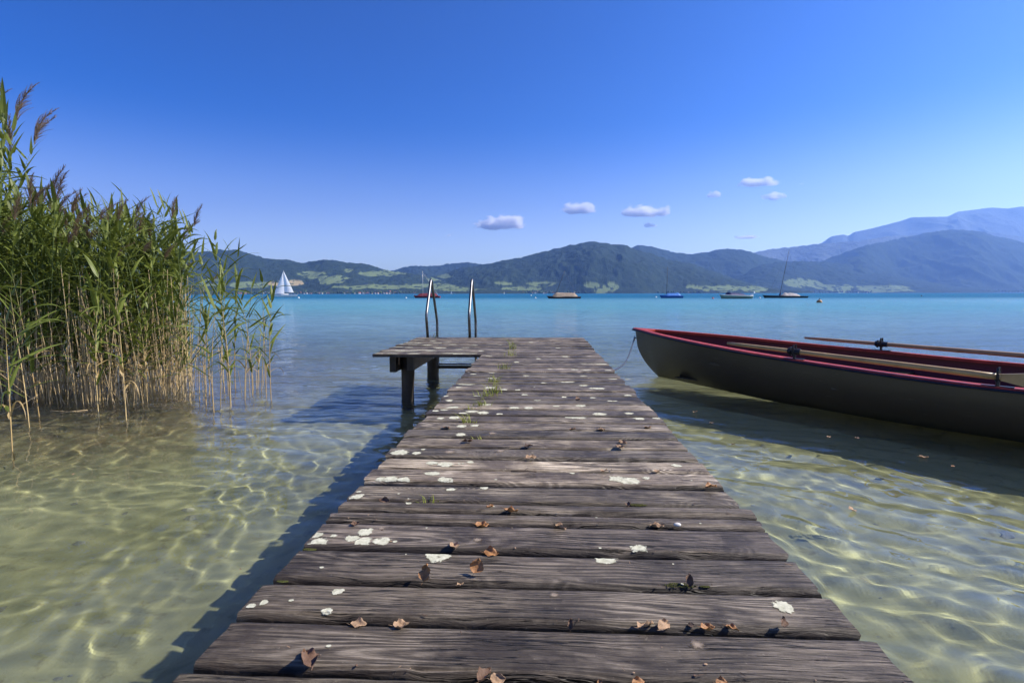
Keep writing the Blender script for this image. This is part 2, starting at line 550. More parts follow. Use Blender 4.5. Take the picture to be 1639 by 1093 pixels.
# houses of the lakeside villages
M_WALLS = [simple('plaster_%s' % n, c, .9, var=.05) for n, c in (('white', (.5, .49, .46)), ('cream', (.4, .35, .27)), ('timber', (.20, .12, .07)))]
M_ROOFS = [simple('roof_%s' % n, c, .8, var=.1) for n, c in (('red', (.34, .10, .06)), ('brown', (.14, .08, .06)), ('grey', (.2, .19, .19)))]
h_src = []
for k in range(6):
    w, d, h = (11, 9, 5) if k % 2 else (15, 10, 6)
    t = empty('house')
    b = MB(); b.box((-w / 2, -d / 2, -3), (w / 2, d / 2, h)); b.add([(-w / 2, -d / 2, h), (-w / 2, d / 2, h), (-w / 2, 0, h + d * .38), (w / 2, -d / 2, h), (w / 2, d / 2, h), (w / 2, 0, h + d * .38)], [(0, 2, 1), (3, 4, 5)])
    b.build('wall', M_WALLS[k % 3], t)
    b = MB(); e = 1.0
    for s in (-1, 1):
        b.add([(-w / 2 - e, s * (d / 2 + e), h - .38 * e * 1.2), (w / 2 + e, s * (d / 2 + e), h - .38 * e * 1.2), (w / 2 + e, 0, h + d * .38 + .4), (-w / 2 - e, 0, h + d * .38 + .4)], [(0, 1, 2, 3)])
    b.build('roof', M_ROOFS[(k * 2 + k // 3) % 3], t)
    h_src.append(t)
used = set()
nh = 0
VIL = [('in the village left of the white sails', 380, 440, 14), ('in the long village right of the white sails', 475, 640, 74), ('near the red covered boat on the far shore', 640, 720, 22),
       ('on the shore left of the steep hill', 722, 820, 14), ('behind the beige covered boat', 830, 940, 20), ('on the shore under the steep hill', 940, 1060, 22),
       ('on the shore behind the blue boat', 1060, 1180, 18), ('on the meadows behind the tall mast', 1230, 1460, 20)]
for where, a, b_, cnt in VIL:
    for i in range(cnt):
        px = rnd.uniform(a, b_)
        y = shore_y(px) - 35 + abs(rnd.gauss(0, .7)) * 150
        k = rnd.choice((0, 1, 1, 2, 3, 4, 5))
        t = h_src[k] if k not in used else copy_tree(h_src[k])
        used.add(k)
        x = ray(px, HOR)[0] * y
        t.location = (x, y, 1.5 + max(0, (y - shore_y(px)) * .06)); t.rotation_euler = (0, 0, rnd.uniform(-1.2, 1.2))
        s = rnd.uniform(.5, .9); t.scale = (s, s, s)
        tag(t, 'tiny far house with pitched roof ' + where, 'house', 'lakeside houses ' + where)
for k, t in enumerate(h_src):
    if k not in used:
        for c_ in list(t.children): bpy.data.objects.remove(c_)
        bpy.data.objects.remove(t)

# ================================================================== PIER
q = NT('weathered_planks')
tc = q.n('TexCoord'); oi = q.n('ObjectInfo')
off = q.n('CombineXYZ', i0=q.math('MULTIPLY', oi.outputs['Random'], 37.0), i1=q.math('MULTIPLY', oi.outputs['Random'], 91.0), i2=0.0)
vadd = q.n('VectorMath', operation='ADD', i0=tc.outputs['Object'], i1=off.outputs[0])
# the grain bends round knots: shift the cross coordinate with slow noise
warp = q.noise(vadd.outputs[0], 2.3, 2, .5)
wv_ = q.n('CombineXYZ', i0=0.0, i1=q.math('MULTIPLY', q.math('SUBTRACT', warp, .5), .05), i2=0.0)
vw = q.n('VectorMath', operation='ADD', i0=vadd.outputs[0], i1=wv_.outputs[0])


def stretched(sx, sy, sc, det, ro, src=vw):
    mp = q.n('Mapping', Vector=src.outputs[0]); mp.inputs['Scale'].default_value = (sx, sy, 1)
    return q.noise(mp.outputs[0], sc, det, ro)


g1 = stretched(1.4, 46, 2.0, 6, .7)
g2 = stretched(5.0, 150, 2.0, 4, .75)
blot = q.noise(vadd.outputs[0], 3.6, 6, .66)
fleck = q.noise(vadd.outputs[0], 60, 5, .8)
# knots, and growth rings that flow round them
vk = q.n('TexVoronoi', Scale=1.0); mk = q.n('Mapping', Vector=vadd.outputs[0]); mk.inputs['Scale'].default_value = (1.5, 4.2, 1)
q.set(vk.inputs['Vector'], mk.outputs[0])
kfield = q.ramp(vk.outputs['Distance'], [(.0, 1), (.26, 0)])
kn = q.ramp(vk.outputs['Distance'], [(.028, 1), (.07, 0)])
low = q.math('ADD', stretched(.55, 5.5, 1.0, 2, .45), q.math('MULTIPLY', kfield, .30))
ring = q.math('SINE', q.math('MULTIPLY', low, 210.0))
ring2 = q.math('MULTIPLY_ADD' if False else 'MULTIPLY', q.math('ADD', ring, 1.0), .5)
rmask = q.ramp(q.noise(vadd.outputs[0], 2.1, 3, .6), [(.42, .1), (.62, .9)])
c = q.mix(q.ramp(g1, [(.38, 0), (.62, 1)]), (.020, .0155, .0115), (.150, .128, .100))
c = q.mix(q.math('MULTIPLY', q.ramp(g2, [(.46, 0), (.64, 1)]), .45), c, (.34, .31, .26))
c = q.mix(q.math('MULTIPLY', q.math('MULTIPLY', q.ramp(ring2, [(.62, 0), (.95, 1)]), rmask), q.ramp(g2, [(.35, .1), (.6, .75)])), c, (.44, .405, .35))
c = q.mix(q.math('MULTIPLY', q.ramp(ring2, [(.05, .7), (.30, 0)]), rmask), c, (.018, .014, .011))
c = q.mix(q.ramp(blot, [(.40, .80), (.58, 0)]), c, (.022, .0165, .0125))
c = q.mix(q.ramp(fleck, [(.63, 0), (.72, .55)]), c, (.36, .34, .29))
c = q.mix(q.ramp(fleck, [(.26, .7), (.36, 0)]), c, (.010, .008, .007))
cr_n = q.math('ABSOLUTE', q.math('SUBTRACT', stretched(1.1, 34, 1.3, 4, .6), .5))
crk = q.ramp(cr_n, [(.006, 0), (.016, 1)])
crm = q.ramp(q.noise(vadd.outputs[0], 3.1, 2, .5), [(.45, 0), (.60, 1)])
crack = q.math('MULTIPLY', q.math('SUBTRACT', 1.0, crk), crm)
c = q.mix(q.math('MULTIPLY', crack, .95), c, (.006, .005, .004))
c = q.mix(q.math('MULTIPLY', kn, .85), c, (.022, .014, .010))
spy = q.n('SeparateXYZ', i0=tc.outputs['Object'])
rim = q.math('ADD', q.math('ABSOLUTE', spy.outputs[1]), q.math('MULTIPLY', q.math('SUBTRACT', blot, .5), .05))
c = q.mix(q.ramp(rim, [(.058, 0), (.074, .85)]), c, (.014, .011, .009))      # shade of the gaps painted in as darker board edges
c = q.mix(1.0, c, oi.outputs['Color'], 'MULTIPLY')      # how bleached each board is
c = q.mix(1.0, c, (1.46, 1.36, 1.20), 'MULTIPLY')
# damp green film on some edges
moss = q.noise(vadd.outputs[0], 1.3, 5, .7)
c = q.mix(q.ramp(moss, [(.66, 0), (.78, .35)]), c, (.055, .055, .02))
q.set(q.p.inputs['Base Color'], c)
q.set(q.p.inputs['Roughness'], q.ramp(g1, [(.3, .60), (.7, .42)]))
q.p.inputs['Specular IOR Level'].default_value = .32
bb = q.bump(g1, .6, .012)
bb = q.bump(g2, .5, .006, bb)
bb = q.bump(q.math('SUBTRACT', 1.0, crack), 1.0, .010, bb)
bb = q.bump(ring2, .22, .003, bb)
bb = q.bump(fleck, .15, .003, bb)
q.set(q.p.inputs['Normal'], bb)
M_PLANK = q.m
M_POST = simple('dark_wet_timber', (.032, .025, .02), .7, var=.5, sc=6, bump=.5)

q = NT('lichen')
v = q.coords('Object')
n = q.noise(v, 55, 5, .7); n2 = q.noise(v, 14, 3, .6)
c = q.mix(q.ramp(n, [(.35, 0), (.65, 1)]), (.39, .385, .28), (.60, .585, .46))
c = q.mix(q.ramp(n2, [(.62, 0), (.72, .8)]), c, (.30, .28, .22))
q.set(q.p.inputs['Base Color'], c)
q.p.inputs['Roughness'].default_value = .95
q.p.inputs['Specular IOR Level'].default_value = .1
q.set(q.p.inputs['Normal'], q.bump(n, .9, .004))
n3 = q.noise(v, 26, 4, .7)
rimf = q.n('Attribute', attribute_name='rim').outputs['Fac']
opn = q.ramp(q.math('ADD', q.math('MULTIPLY', rimf, .62), q.noise(v, 60, 5, .8)), [(.96, 0), (1.12, 1)])
q.t.links.new(q.n('MixShader', i0=opn, i1=q.p.outputs[0], i2=q.n('BsdfTransparent').outputs[0]).outputs[0], q.out.inputs[0])
q.set(q.p.inputs['Base Color'], q.mix(q.ramp(n3, [(.60, 0), (.66, .75)]), c, (.16, .14, .11)))
M_LICHEN = q.m
q = NT('tan_lichen')
v = q.coords('Object'); n = q.noise(v, 70, 5, .8)
q.set(q.p.inputs['Base Color'], q.ramp(n, [(.3, (.12, .09, .065)), (.7, (.36, .29, .22))])); q.p.inputs['Roughness'].default_value = .95
rimf = q.n('Attribute', attribute_name='rim').outputs['Fac']
opn = q.ramp(q.math('ADD', q.math('MULTIPLY', rimf, .8), n), [(.66, 0), (.95, 1)])
q.t.links.new(q.n('MixShader', i0=opn, i1=q.p.outputs[0], i2=q.n('BsdfTransparent').outputs[0]).outputs[0], q.out.inputs[0])
M_LICHEN_TAN = q.m

DECK = .64
pier = tag(empty('pier', (0, 4, 0)), 'long weathered grey plank pier with a square bathing platform at its end', 'pier')
edges = [round(on(863, y_, DECK).y, 3) for y_ in (1088, 1003, 938, 885, 841, 823, 807, 777, 754, 734, 718, 702, 689, 676.7, 665.7, 656, 647.5, 640)]
while edges[-1] < 8.5: edges.append(edges[-1] + rnd.uniform(.145, .172))
while edges[0] > -3.2: edges.insert(0, edges[0] - rnd.uniform(.155, .165))
YSPLIT = edges[5]
PF = 6.12                     # front edge of the platform
k0 = min(range(len(edges)), key=lambda i: abs(edges[i] - PF)); edges[k0] = PF
planks = []
I0 = min(range(len(edges)), key=lambda i: abs(edges[i] - on(863, 1003, DECK).y)) - 1     # the nearest full board
TONE = {-1: .8, 0: .72, 1: .80, 2: .72, 3: .88, 4: .8, 5: .85, 6: .95, 7: 1.7, 8: 2.0, 9: .95, 10: 1.45, 11: .75, 12: 1.3, 13: 1.3, 14: .8, 15: 1.8, 16: .8}


def plank(y0, y1, xl, xr, z=DECK, idx=0, gap=.0075, nseg=46):
    yc = (y0 + y1) / 2; hw = (y1 - y0) / 2 - gap
    th = .038
    sec = [(-hw, -th), (-hw, -.016), (-hw + .003, -.008), (-hw + .009, -.0025), (-hw + .014, -.0004), (-hw * .5, .0003), (0, .0006), (hw * .5, .0003), (hw - .010, -.0003), (hw - .003, -.003), (hw, -.012), (hw, -th)]
    sd = idx * 7 + 1
    tilt = rnd.uniform(-.006, .006); roll = rnd.uniform(-.02, .02); zz = rnd.uniform(-.004, .004); bow = rnd.uniform(-.003, .005)
    xm = (xl + xr) / 2
    me = MB(); rows = []
    n = int(nseg * (xr - xl) / 1.3)
    tt = np.linspace(0, 1, n); tt = .5 - .5 * np.cos(tt * math.pi) if False else tt
    for i, t in enumerate(tt):
        x = xl + (xr - xl) * t
        e0 = float(vnoise(x * 3.1, sd, 1)) * .0022 + float(vnoise(x * 21, sd, 2)) * .0016
        e1 = float(vnoise(x * 3.1, sd, 3)) * .0022 + float(vnoise(x * 21, sd, 4)) * .0016
        chip = max(0, float(vnoise(x * 9, sd, 5)) - .62) * .03
        row = []
        for j, (yy_, z_) in enumerate(sec):
            side = e0 if yy_ < 0 else e1
            k = abs(yy_) / hw
            ey = yy_ + side * k
            ez = z_
            if j in (1, 2, 3): ez -= chip
            if j in (2, 3) and False: ey += chip
            # frayed plank ends
            ex = x
            if i == 0: ex = x + .006 * float(vnoise(j * .9, sd, 7)); ez -= .002
            if i == n - 1: ex = x + .006 * float(vnoise(j * .9, sd, 8)); ez -= .002
            cup = .0012 * (k ** 2)
            row.append((ex, ey + (x - xm) * tilt, z_ * 0 + ez + ey * roll + zz + cup + bow * ((x - xm) / .65) ** 2 * .6
                        + .0012 * float(vnoise(x * 4, yy_ * 40 + sd, 9))))
        rows.append(row)
    me.sheet([r[::-1] for r in rows])
    m_ = len(sec)
    me.add(rows[0], [tuple(range(m_))]); me.add(rows[-1], [tuple(range(m_ - 1, -1, -1))])
    me.sheet([[r[0], r[-1]] for r in rows])
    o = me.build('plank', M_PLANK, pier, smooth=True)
    mesh = o.data
    # flat shade the ends and underside only
    for p_ in mesh.polygons:
        if abs(p_.normal.x) > .7 or p_.normal.z < -.5: p_.use_smooth = False
    o.location = (0, yc - 4, z)
    tn = TONE.get(idx - I0, rnd.uniform(.6, 1.5)) * rnd.uniform(.94, 1.06)
    o.color = (tn, tn * rnd.uniform(.97, 1.0), tn * rnd.uniform(.93, 1.0), 1)
    planks.append((yc - hw, yc + hw, xl, xr, o, z))
    return o


for i in range(len(edges) - 1):
    y0, y1 = edges[i], edges[i + 1]
    f = max(0, (y0 - 1) / 7.5)
    xl = -.658 + rnd.gauss(0, .006) - .0 * f; xr = .668 + .03 * f + rnd.gauss(0, .007)
    if 3.5 < y0: xr -= .0
    if abs(i - edges.index(min(edges, key=lambda e: abs(e - 3.18)))) < 1: xr += .012
    if y0 >= PF - .01: xl = -1.93 + rnd.gauss(0, .012)
    g = .0015 if abs(y0 - YSPLIT) < .01 or abs(y1 - YSPLIT) < .01 else rnd.uniform(.0095, .0145)
    if abs(y0 - 3.2) < .09: g = .013
    plank(y0, y1, xl, xr, DECK, i, g)
PEND = edges[-1]

sb = MB()
for n_, (a, b_) in {'bearer': (-.652, .562)}.items():
    for cx in (a, b_):
        t_ = MB(); t_.box((cx, -3.1 - 4, .44), (cx + .09, PEND - .1 - 4, .598)); t_.build('bearer', M_POST, pier)
for px_, y0_, y1_, z0_, z1_ in ((-1.79, 6.32, 8.55, .40, .597), (-1.58, 6.32, 8.5, .42, .597)):
    t_ = MB(); t_.box((px_, y0_ - 4, z0_), (px_ + .075, y1_ - 4, z1_)); t_.build('bearer', M_POST, pier)
for y_ in (1.4, 3.7, 5.9, 8.3):
    t_ = MB(); t_.box((-.56 if y_ < 8 else -1.8, y_ - .05 - 4, .30), (.58, y_ + .05 - 4, .4385)); 
    if y_ not in (8.3,): t_.build('crossbeam', M_POST, pier)


def post(x, y, r=.075, top=.58):
    t_ = MB(); pts = []; rr = []
    for i in range(9):
        z = top - (top + 1.3) * i / 8
        pts.append((x + .006 * math.sin(i * 1.7), y + .006 * math.cos(i * 2.1), z)); rr.append(r * (1 + .05 * math.sin(i * 2.3)))
    t_.tube(pts, rr, 12)
    o = t_.build('post', M_POST, pier, smooth=True); o.location = (0, -4, 0)
    return o


for x_, y_ in ((-.44, 1.4), (.45, 1.4), (-.44, 3.7), (.45, 3.7), (-.44, 5.9), (.45, 5.9), (-.42, 8.3), (.45, 8.3)): post(x_, y_, top=.43 if y_ else .58)
post(-1.648, 6.62, .082, .592); post(-1.66, 8.3, .095, .592)
t_ = MB(); t_.box((-1.6, 8.28 - 4, .17), (-.42, 8.33 - 4, .215)); t_.build('brace', M_POST, pier)

LICH = [(507, 856, 12), (509, 868, 18), (585, 852, 14), (563, 862, 13), (581, 867, 16), (611, 866, 18), (632, 867, 5), (534, 858, 6), (702, 885.5, 22),
        (515, 907, 4), (540, 947, 12), (466, 961, 5), (423, 964, 8), (402, 969, 9), (520, 983, 12), (526, 1033, 5), (969, 890, 21), (1022, 878, 15), (1254, 970, 17),
        (713, 633, 6), (764, 633, 7), (725, 653, 10), (697, 658, 7), (711, 656, 8), (741, 662, 9), (756, 659, 11), (773, 661, 11), (799, 664, 6), (705, 669, 7), (727, 668, 11),
        (779, 648, 9), (824, 653, 9), (846, 655, 9), (739, 682, 9), (760, 681, 8), (737, 696, 10), (639, 724, 16), (666, 725, 8), (678, 719, 4),
        (691, 740, 12), (713, 742, 15), (735, 741, 3), (753, 738, 7), (693, 758.5, 14), (608, 770, 11), (623, 771, 14), (643, 772, 14), (711, 771, 15), (776, 776, 8),
        (722, 781.5, 9), (574, 785, 5), (569, 794, 14), (654, 807, 6), (960, 663, 13), (1023, 669, 10), (1051, 668, 9), (921, 667, 20), (1007, 662, 9), (986, 767, 14),
        (1009, 771, 17), (1034, 766, 7), (1083, 744, 8), (916, 754, 5), (949, 636, 6), (950, 622, 9), (903, 635, 5), (653, 549, 14), (677, 559.5, 25), (647, 562, 26), (618, 561.5, 10),
        (706, 557, 10), (720, 565.5, 18), (747, 566, 16), (782, 570, 6), (893, 557, 5), (940, 582, 14), (962, 583, 12), (937, 592, 10), (920, 591, 7), (974, 593, 8), (862, 574, 5),
        (827, 580, 5), (757, 599, 6), (788, 595, 6), (789, 604, 10), (747, 614, 18), (785, 621, 11), (734, 620, 6), (807, 624, 6), (829, 625, 5), (839, 631, 7), (908, 610, 15),
        (934, 601, 7), (934, 616, 8), (958, 622, 12), (980, 605, 8), (1013, 607, 8), (636, 555, 12), (664, 552, 12), (690, 562, 12), (700, 549, 9), (735, 559, 7), (670, 545, 10), (717, 547, 8),
        (760, 553, 6), (850, 548, 5), (905, 571, 6), (720, 641, 7), (870, 612, 6), (880, 590, 5), (842, 601, 6), (860, 640, 7), (980, 641, 9), (1005, 632, 7), (930, 650, 9), (890, 651, 6)]
LICH += [(606, 566, 10), (628, 566, 12), (640, 561, 9), (662, 566, 13), (688, 567, 11), (733, 566.5, 9), (757, 566, 8), (655, 556, 8), (646, 552, 8), (668, 549, 9), (684, 553, 10), (700, 556, 8), (693, 546, 7), (725, 551, 8), (745, 556, 7), (770, 561, 6), (800, 552, 5)]
TAN = [(788, 694, 13), (720, 723, 16), (801, 721, 13), (887, 952, 13), (764, 864, 12), (1116, 1031, 18), (610, 846, 10)]


def find_plank(y):
    for pl in planks:
        if pl[0] - .012 <= y <= pl[1] + .012: return pl
    return None


def lichen(px, py, r, m, sd):
    p = on(px, py, DECK + .002)
    pl = find_plank(p.y)
    if pl is None: return
    rm = r / 860.0 * p.y * 1.08
    ry = min(rm * rnd.uniform(.75, 1.15), (pl[1] - pl[0]) / 2 - .013)
    if rm > .05 and r < 30 and py < 700: ry = min(ry, .045)
    yc = min(max(p.y, pl[0] + .018), pl[1] - .014)
    b = MB(); N = 72; top = []; low = []; rag = rnd.uniform(.25, 1.0)
    hh = .0014
    inner = []
    for i in range(N):
        a = 2 * math.pi * i / N
        k = 1 + rag * (.20 * float(vnoise(math.cos(a) * 1.6 + sd, math.sin(a) * 1.6, 5)) + .13 * float(vnoise(math.cos(a) * 4 + sd, math.sin(a) * 4, 6)) + .09 * float(vnoise(math.cos(a) * 11 + sd, math.sin(a) * 11, 7)))
        x = p.x + rm * k * math.cos(a)
        y = yc + ry * k * math.sin(a)
        y = min(max(y, pl[0] + .0085), pl[1] - .004)
        x = min(max(x, pl[2] + .002), pl[3] - .002)
        low.append((x, y)); 
    cx, cy = p.x, yc
    ring0 = [(x, y, -.003) for x, y in low]
    ring1 = [(cx + (x - cx) * .98, cy + (y - cy) * .98, hh) for x, y in low]
    ring2 = [(cx + (x - cx) * .5, cy + (y - cy) * .5, hh * .8) for x, y in low]
    vs = ring0 + ring1 + ring2 + [(cx, cy, hh * .7)]
    fs = [(i, (i + 1) % N, N + (i + 1) % N, N + i) for i in range(N)] + [(N + i, N + (i + 1) % N, 2 * N + (i + 1) % N, 2 * N + i) for i in range(N)] + \
         [(2 * N + i, 2 * N + (i + 1) % N, 3 * N) for i in range(N)]
    o_ = pl[4]
    # follow the plank's own tilt: cast onto its top
    me = o_.data
    out = []
    dg_loc = o_.location
    for x, y, z in vs:
        lp = Vector((x, y - 4, 0)) - Vector((dg_loc[0], dg_loc[1], 0))
        hit, co, _, _ = o_.ray_cast(Vector((lp.x, lp.y, .2)), Vector((0, 0, -1)))
        zt = max(co.z, -.004) if hit else 0
        out.append((lp.x, lp.y, zt + z))
    b.add(out, fs)
    lo_ = b.build('lichen_patch', m, o_, smooth=False)
    at = lo_.data.attributes.new('rim', 'FLOAT', 'POINT'); at.data.foreach_set('value', [1.0] * (2 * N) + [.45] * N + [0.0])


bpy.context.view_layer.update()
for i, (a, b_, r) in enumerate(LICH): lichen(a, b_, r, M_LICHEN, i * 3.7)
for i, (a, b_, r) in enumerate(TAN): lichen(a, b_, r, M_LICHEN_TAN, i * 5.1)
for i in range(40):           # small specks
    px, py = rnd.uniform(560, 1150), rnd.uniform(560, 960)
    p = on(px, py, DECK)
    if not (-.63 < p.x < .63): continue
    lichen(px, py, rnd.uniform(1.2, 3.2), M_LICHEN if rnd.random() < .7 else M_LICHEN_TAN, i * 1.3)

# ------------------------------------------------------------------ bathing ladder
M_STEEL = simple('worn_steel', (.16, .16, .165), .42, metal=1, var=.3, sc=14)
lad = tag(empty('bathing_ladder', (-1.4, 8.6, DECK)), 'steel bathing ladder with two bent handrails at the end of the platform', 'ladder')


def smooth_path(pts, n=10):
    pts = [Vector(p) for p in pts]; P_ = [pts[0]] + pts + [pts[-1]]; out = []
    for i in range(1, len(P_) - 2):
        for k in range(n):
            t = k / n; a, b, c_, d = P_[i - 1], P_[i], P_[i + 1], P_[i + 2]
            out.append(.5 * ((2 * b) + (c_ - a) * t + (2 * a - 5 * b + 4 * c_ - d) * t * t + (3 * b - a - 3 * c_ + d) * t ** 3))
    return out + [pts[-1]]


def bendpath(pts, rad=.06, n=6):
    """straight runs joined by short arcs"""
    pts = [Vector(p) for p in pts]; out = [pts[0]]
    for i in range(1, len(pts) - 1):
        a, b, c_ = pts[i - 1], pts[i], pts[i + 1]
        p0 = b + (a - b).normalized() * min(rad, (a - b).length * .45); p1 = b + (c_ - b).normalized() * min(rad, (c_ - b).length * .45)
        for k in range(n + 1):
            t = k / n; out.append(p0 * (1 - t) ** 2 + b * 2 * t * (1 - t) + p1 * t * t)
    return out + [pts[-1]]


for xx_ in (-.36, .31):
    b = MB()
    b.tube(bendpath([(xx_, -.18, -.02), (xx_ + .005, -.30, .36), (xx_, .09, .885), (xx_, .14, .93), (xx_, .20, .885), (xx_, .62, .22), (xx_, .60, -.9)], .07), .022, 12)
    b.build('handrail', M_STEEL, lad, smooth=True)
for k in range(3):
    b = MB(); b.tube([(-.36, .60, -.25 - k * .27), (.31, .60, -.25 - k * .27)], .016, 10); b.build('rung', M_STEEL, lad, smooth=True)
for xx_ in (-.36, .31):
    b = MB(); b.tube([(xx_, -.18, -.004), (xx_, -.18, .006)], .045, 16); b.build('foot_plate', M_STEEL, lad)

# ================================================================== ROWING BOAT
q = NT('khaki_gelcoat')
n = q.noise(q.coords('Object', (1, 1, 2.5)), 2.5, 5, .6)
sp = q.n('SeparateXYZ', i0=q.n('TexCoord').outputs['Object'])
c = q.mix(n, (.050, .040, .025), (.070, .056, .036))
sc_ = q.noise(q.coords('Object', (1.2, 1, 9)), 5, 6, .75)
c = q.mix(q.ramp(sc_, [(.60, 0), (.70, .6)]), c, (.16, .145, .11))
c = q.mix(q.ramp(q.noise(q.coords('Object', (3, 1, .6)), 3, 5, .7), [(.60, 0), (.75, .6)]), c, (.025, .025, .018))
wl_shade = q.n('MapRange', i0=q.math('ADD', sp.outputs[2], q.math('MULTIPLY', n, .06)))
for i, v in ((1, .02), (2, .10), (3, 1), (4, 0)): wl_shade.inputs[i].default_value = v
q.set(q.p.inputs['Base Color'], q.mix(wl_shade.outputs[0], c, (.012, .013, .010)))      # waterline shadow and dark reflection painted into the hull colour
q.p.inputs['Roughness'].default_value = .42
q.set(q.p.inputs['Normal'], q.bump(n, .05, .01))
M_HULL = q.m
M_RED = simple('red_gunwale_paint', (.33, .042, .028), .5, var=.3, sc=9, bump=.15, spec=.25)
M_REDIN = simple('red_inside_paint', (.10, .009, .009), .6, var=.2, sc=4)
M_NAVY = simple('navy_rubber', (.012, .015, .03), .6, var=.2, spec=.25)
M_IRON = simple('dark_iron', (.03, .03, .033), .45, metal=.6, var=.4, sc=30)
M_OAR = simple('varnished_oar', (.42, .27, .11), .38, var=.2, sc=6)
M_OARD = simple('brown_oar', (.36, .22, .11), .45, var=.2, sc=6)
BL = 7.6
bow = on(1017, 527, .74)
ax = math.atan2(-.733, .68)
boat = tag(empty('rowing_boat', (bow.x, bow.y, 0), ax), 'long khaki rowing boat with red gunwale tied beside the pier', 'rowing boat')
SB = np.array([0, .12, .3, .6, 1.0, 1.5, 2.2, 3.1, 4.0, 4.65, 5.6, 6.6, 7.2, 7.6])
BB = np.array([.015, .10, .20, .36, .53, .70, .87, 1.03, 1.13, 1.16, 1.12, .95, .8, .68])
HB = np.array([.74, .735, .725, .705, .68, .65, .605, .56, .52, .50, .50, .53, .56, .58])
st = np.concatenate([np.linspace(0, .5, 12), np.linspace(.6, BL, 40)])


def cub(x, xp, fp):
    # monotone-ish smooth interpolation
    y = np.interp(x, xp, fp)
    xs_ = np.linspace(x - .25, x + .25, 9)
    return float(np.mean(np.interp(np.clip(xs_, xp[0], xp[-1]), xp, fp))) if xp[0] + .3 < x < xp[-1] - .3 else float(y)


def bb_(s): return cub(s, SB, BB)
def hb_(s): return cub(s, SB, HB)


def keel(s):     # stem rakes back from the bow
    if s < .5: return .74 - (.74 + .02) * (s / .5) ** .42 * 1.0
    return -.02 - .14 * (1 - math.exp(-(s - .5) * 1.2))


NQ = 14


def section(s, inset=0.0):
    b = max(bb_(s) - inset, .004); h = hb_(s); k = keel(s) + inset * 1.2
    full = min(1, s / 2.6)
    pts = []
    for j in range(NQ + 1):
        t = j / NQ
        # t 0 keel, 1 gunwale; bow sections are V, midship sections are round
        yv = t ** (1.05 - .25 * full); zv = t ** (1.1 + .1 * full)
        a = t * math.pi / 2
        yr = math.sin(a) ** .80; zr = (1 - math.cos(a)) ** 1.0
        w = full
        pts.append((b * (yv * (1 - w) + yr * w), k + (h - k) * (zv * (1 - w) + zr * w)))
    return pts


b = MB(); rows = []
for s in st:
    sec = section(s)
    rows.append([(s, y, z) for y, z in sec[::-1]] + [(s, -y, z) for y, z in sec[1:]])
b.sheet(rows)
b.add(rows[-1], [tuple(range(len(rows[-1])))])
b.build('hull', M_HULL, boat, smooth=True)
b = MB(); rows = []
for s in np.concatenate([np.linspace(.14, .6, 8), np.linspace(.7, BL - .06, 38)]):
    sec = section(s, .035)
    sec = [(y, min(z, hb_(s) - .004)) for y, z in sec]
    fl = .06
    sec = [(y, max(z, fl if s > .4 else z)) for y, z in sec]
    rows.append([(s, y, z) for y, z in sec[::-1]] + [(s, -y, z) for y, z in sec[1:]])
b.sheet([r[::-1] for r in rows]); b.add(rows[-1], [tuple(range(len(rows[-1]) - 1, -1, -1))])
b.build('inner_lining', M_REDIN, boat, smooth=True)
# gunwale cap: flat red rail both sides, meeting in a breasthook at the bow
b = MB()
for sg in (1, -1):
    rows = []
    for s in st:
        bo, h = bb_(s) + .018, hb_(s)
        bi = max(bo - (.115 if s > .3 else .115 * (.4 + 2 * s)), 0.0)
        ss = s - (.03 if s < .2 else 0) * (1 - s / .2)
        rows.append([(ss, sg * bi, h - .012), (ss, sg * bi, h + .022), (ss, sg * (bi + .01), h + .027), (ss, sg * (bo - .012), h + .022), (ss, sg * bo, h + .010), (ss, sg * bo, h - .012)][::sg])
    b.sheet(rows)
b.build('gunwale', M_RED, boat, smooth=False)
b = MB()
for sg in (1, -1):
    b.tube([(s - (.035 if s < .1 else 0), sg * (bb_(s) + .021), hb_(s) - .004) for s in st], .0125, 8)
b.build('rubbing_strake', M_NAVY, boat, smooth=True)
b = MB()
b.add([(.02, 0, .765), (.32, .205, .748), (.32, -.205, .748), (.02, 0, .735), (.32, .205, .722), (.32, -.205, .722)], [(0, 2, 1), (3, 4, 5), (1, 2, 5, 4)])
b.build('breasthook', M_RED, boat)
for s in (1.9, 3.5, 5.2, 6.8):
    w = bb_(s) - .06; h = hb_(s) - .24
    b = MB(); b.box((s - .13, -w, h), (s + .13, w, h + .03)); b.build('thwart', M_HULL, boat)
b = MB(); b.box((1.0, -.35, .075), (7.3, .35, .09)); b.build('floor_board', M_HULL, boat)
b = MB(); b.tube([(.02, 0, .60), (-.02, 0, .58), (.0, 0, .55)], .01, 6); b.build('bow_ring', M_IRON, boat)


def local(o, w):   # world point into the boat's own frame
    return Matrix.Rotation(-ax, 3, 'Z') @ (Vector(w) - Vector(o.location))


def oarlock(s, sg):
    yb = sg * (bb_(s) - .04); h = hb_(s) + .022
    o = MB(); o.box((s - .11, yb - .022, h), (s + .11, yb + .022, h + .008))
    o.tube([(s, yb, h), (s, yb, h + .05)], .016, 8)
    lk = o.build('oarlock', M_IRON, boat)
    o = MB()
    o.tube([(s, yb, h + .045), (s, yb, h + .065)], .024, 8)
    for d in (-1, 1):
        o.tube([(s + d * .0, yb + d * .004, h + .055), (s, yb + d * .034, h + .075), (s, yb + d * .038, h + .14), (s, yb + d * .030, h + .165)], [.012, .011, .010, .009], 8)
    o.build('fork', M_IRON, lk)
    return Vector((s, yb, h + .085))


fp = {}
for s, sg in ((2.95, -1), (4.72, -1), (3.25, 1), (5.15, 1)):
    fp[(s, sg)] = oarlock(s, sg)


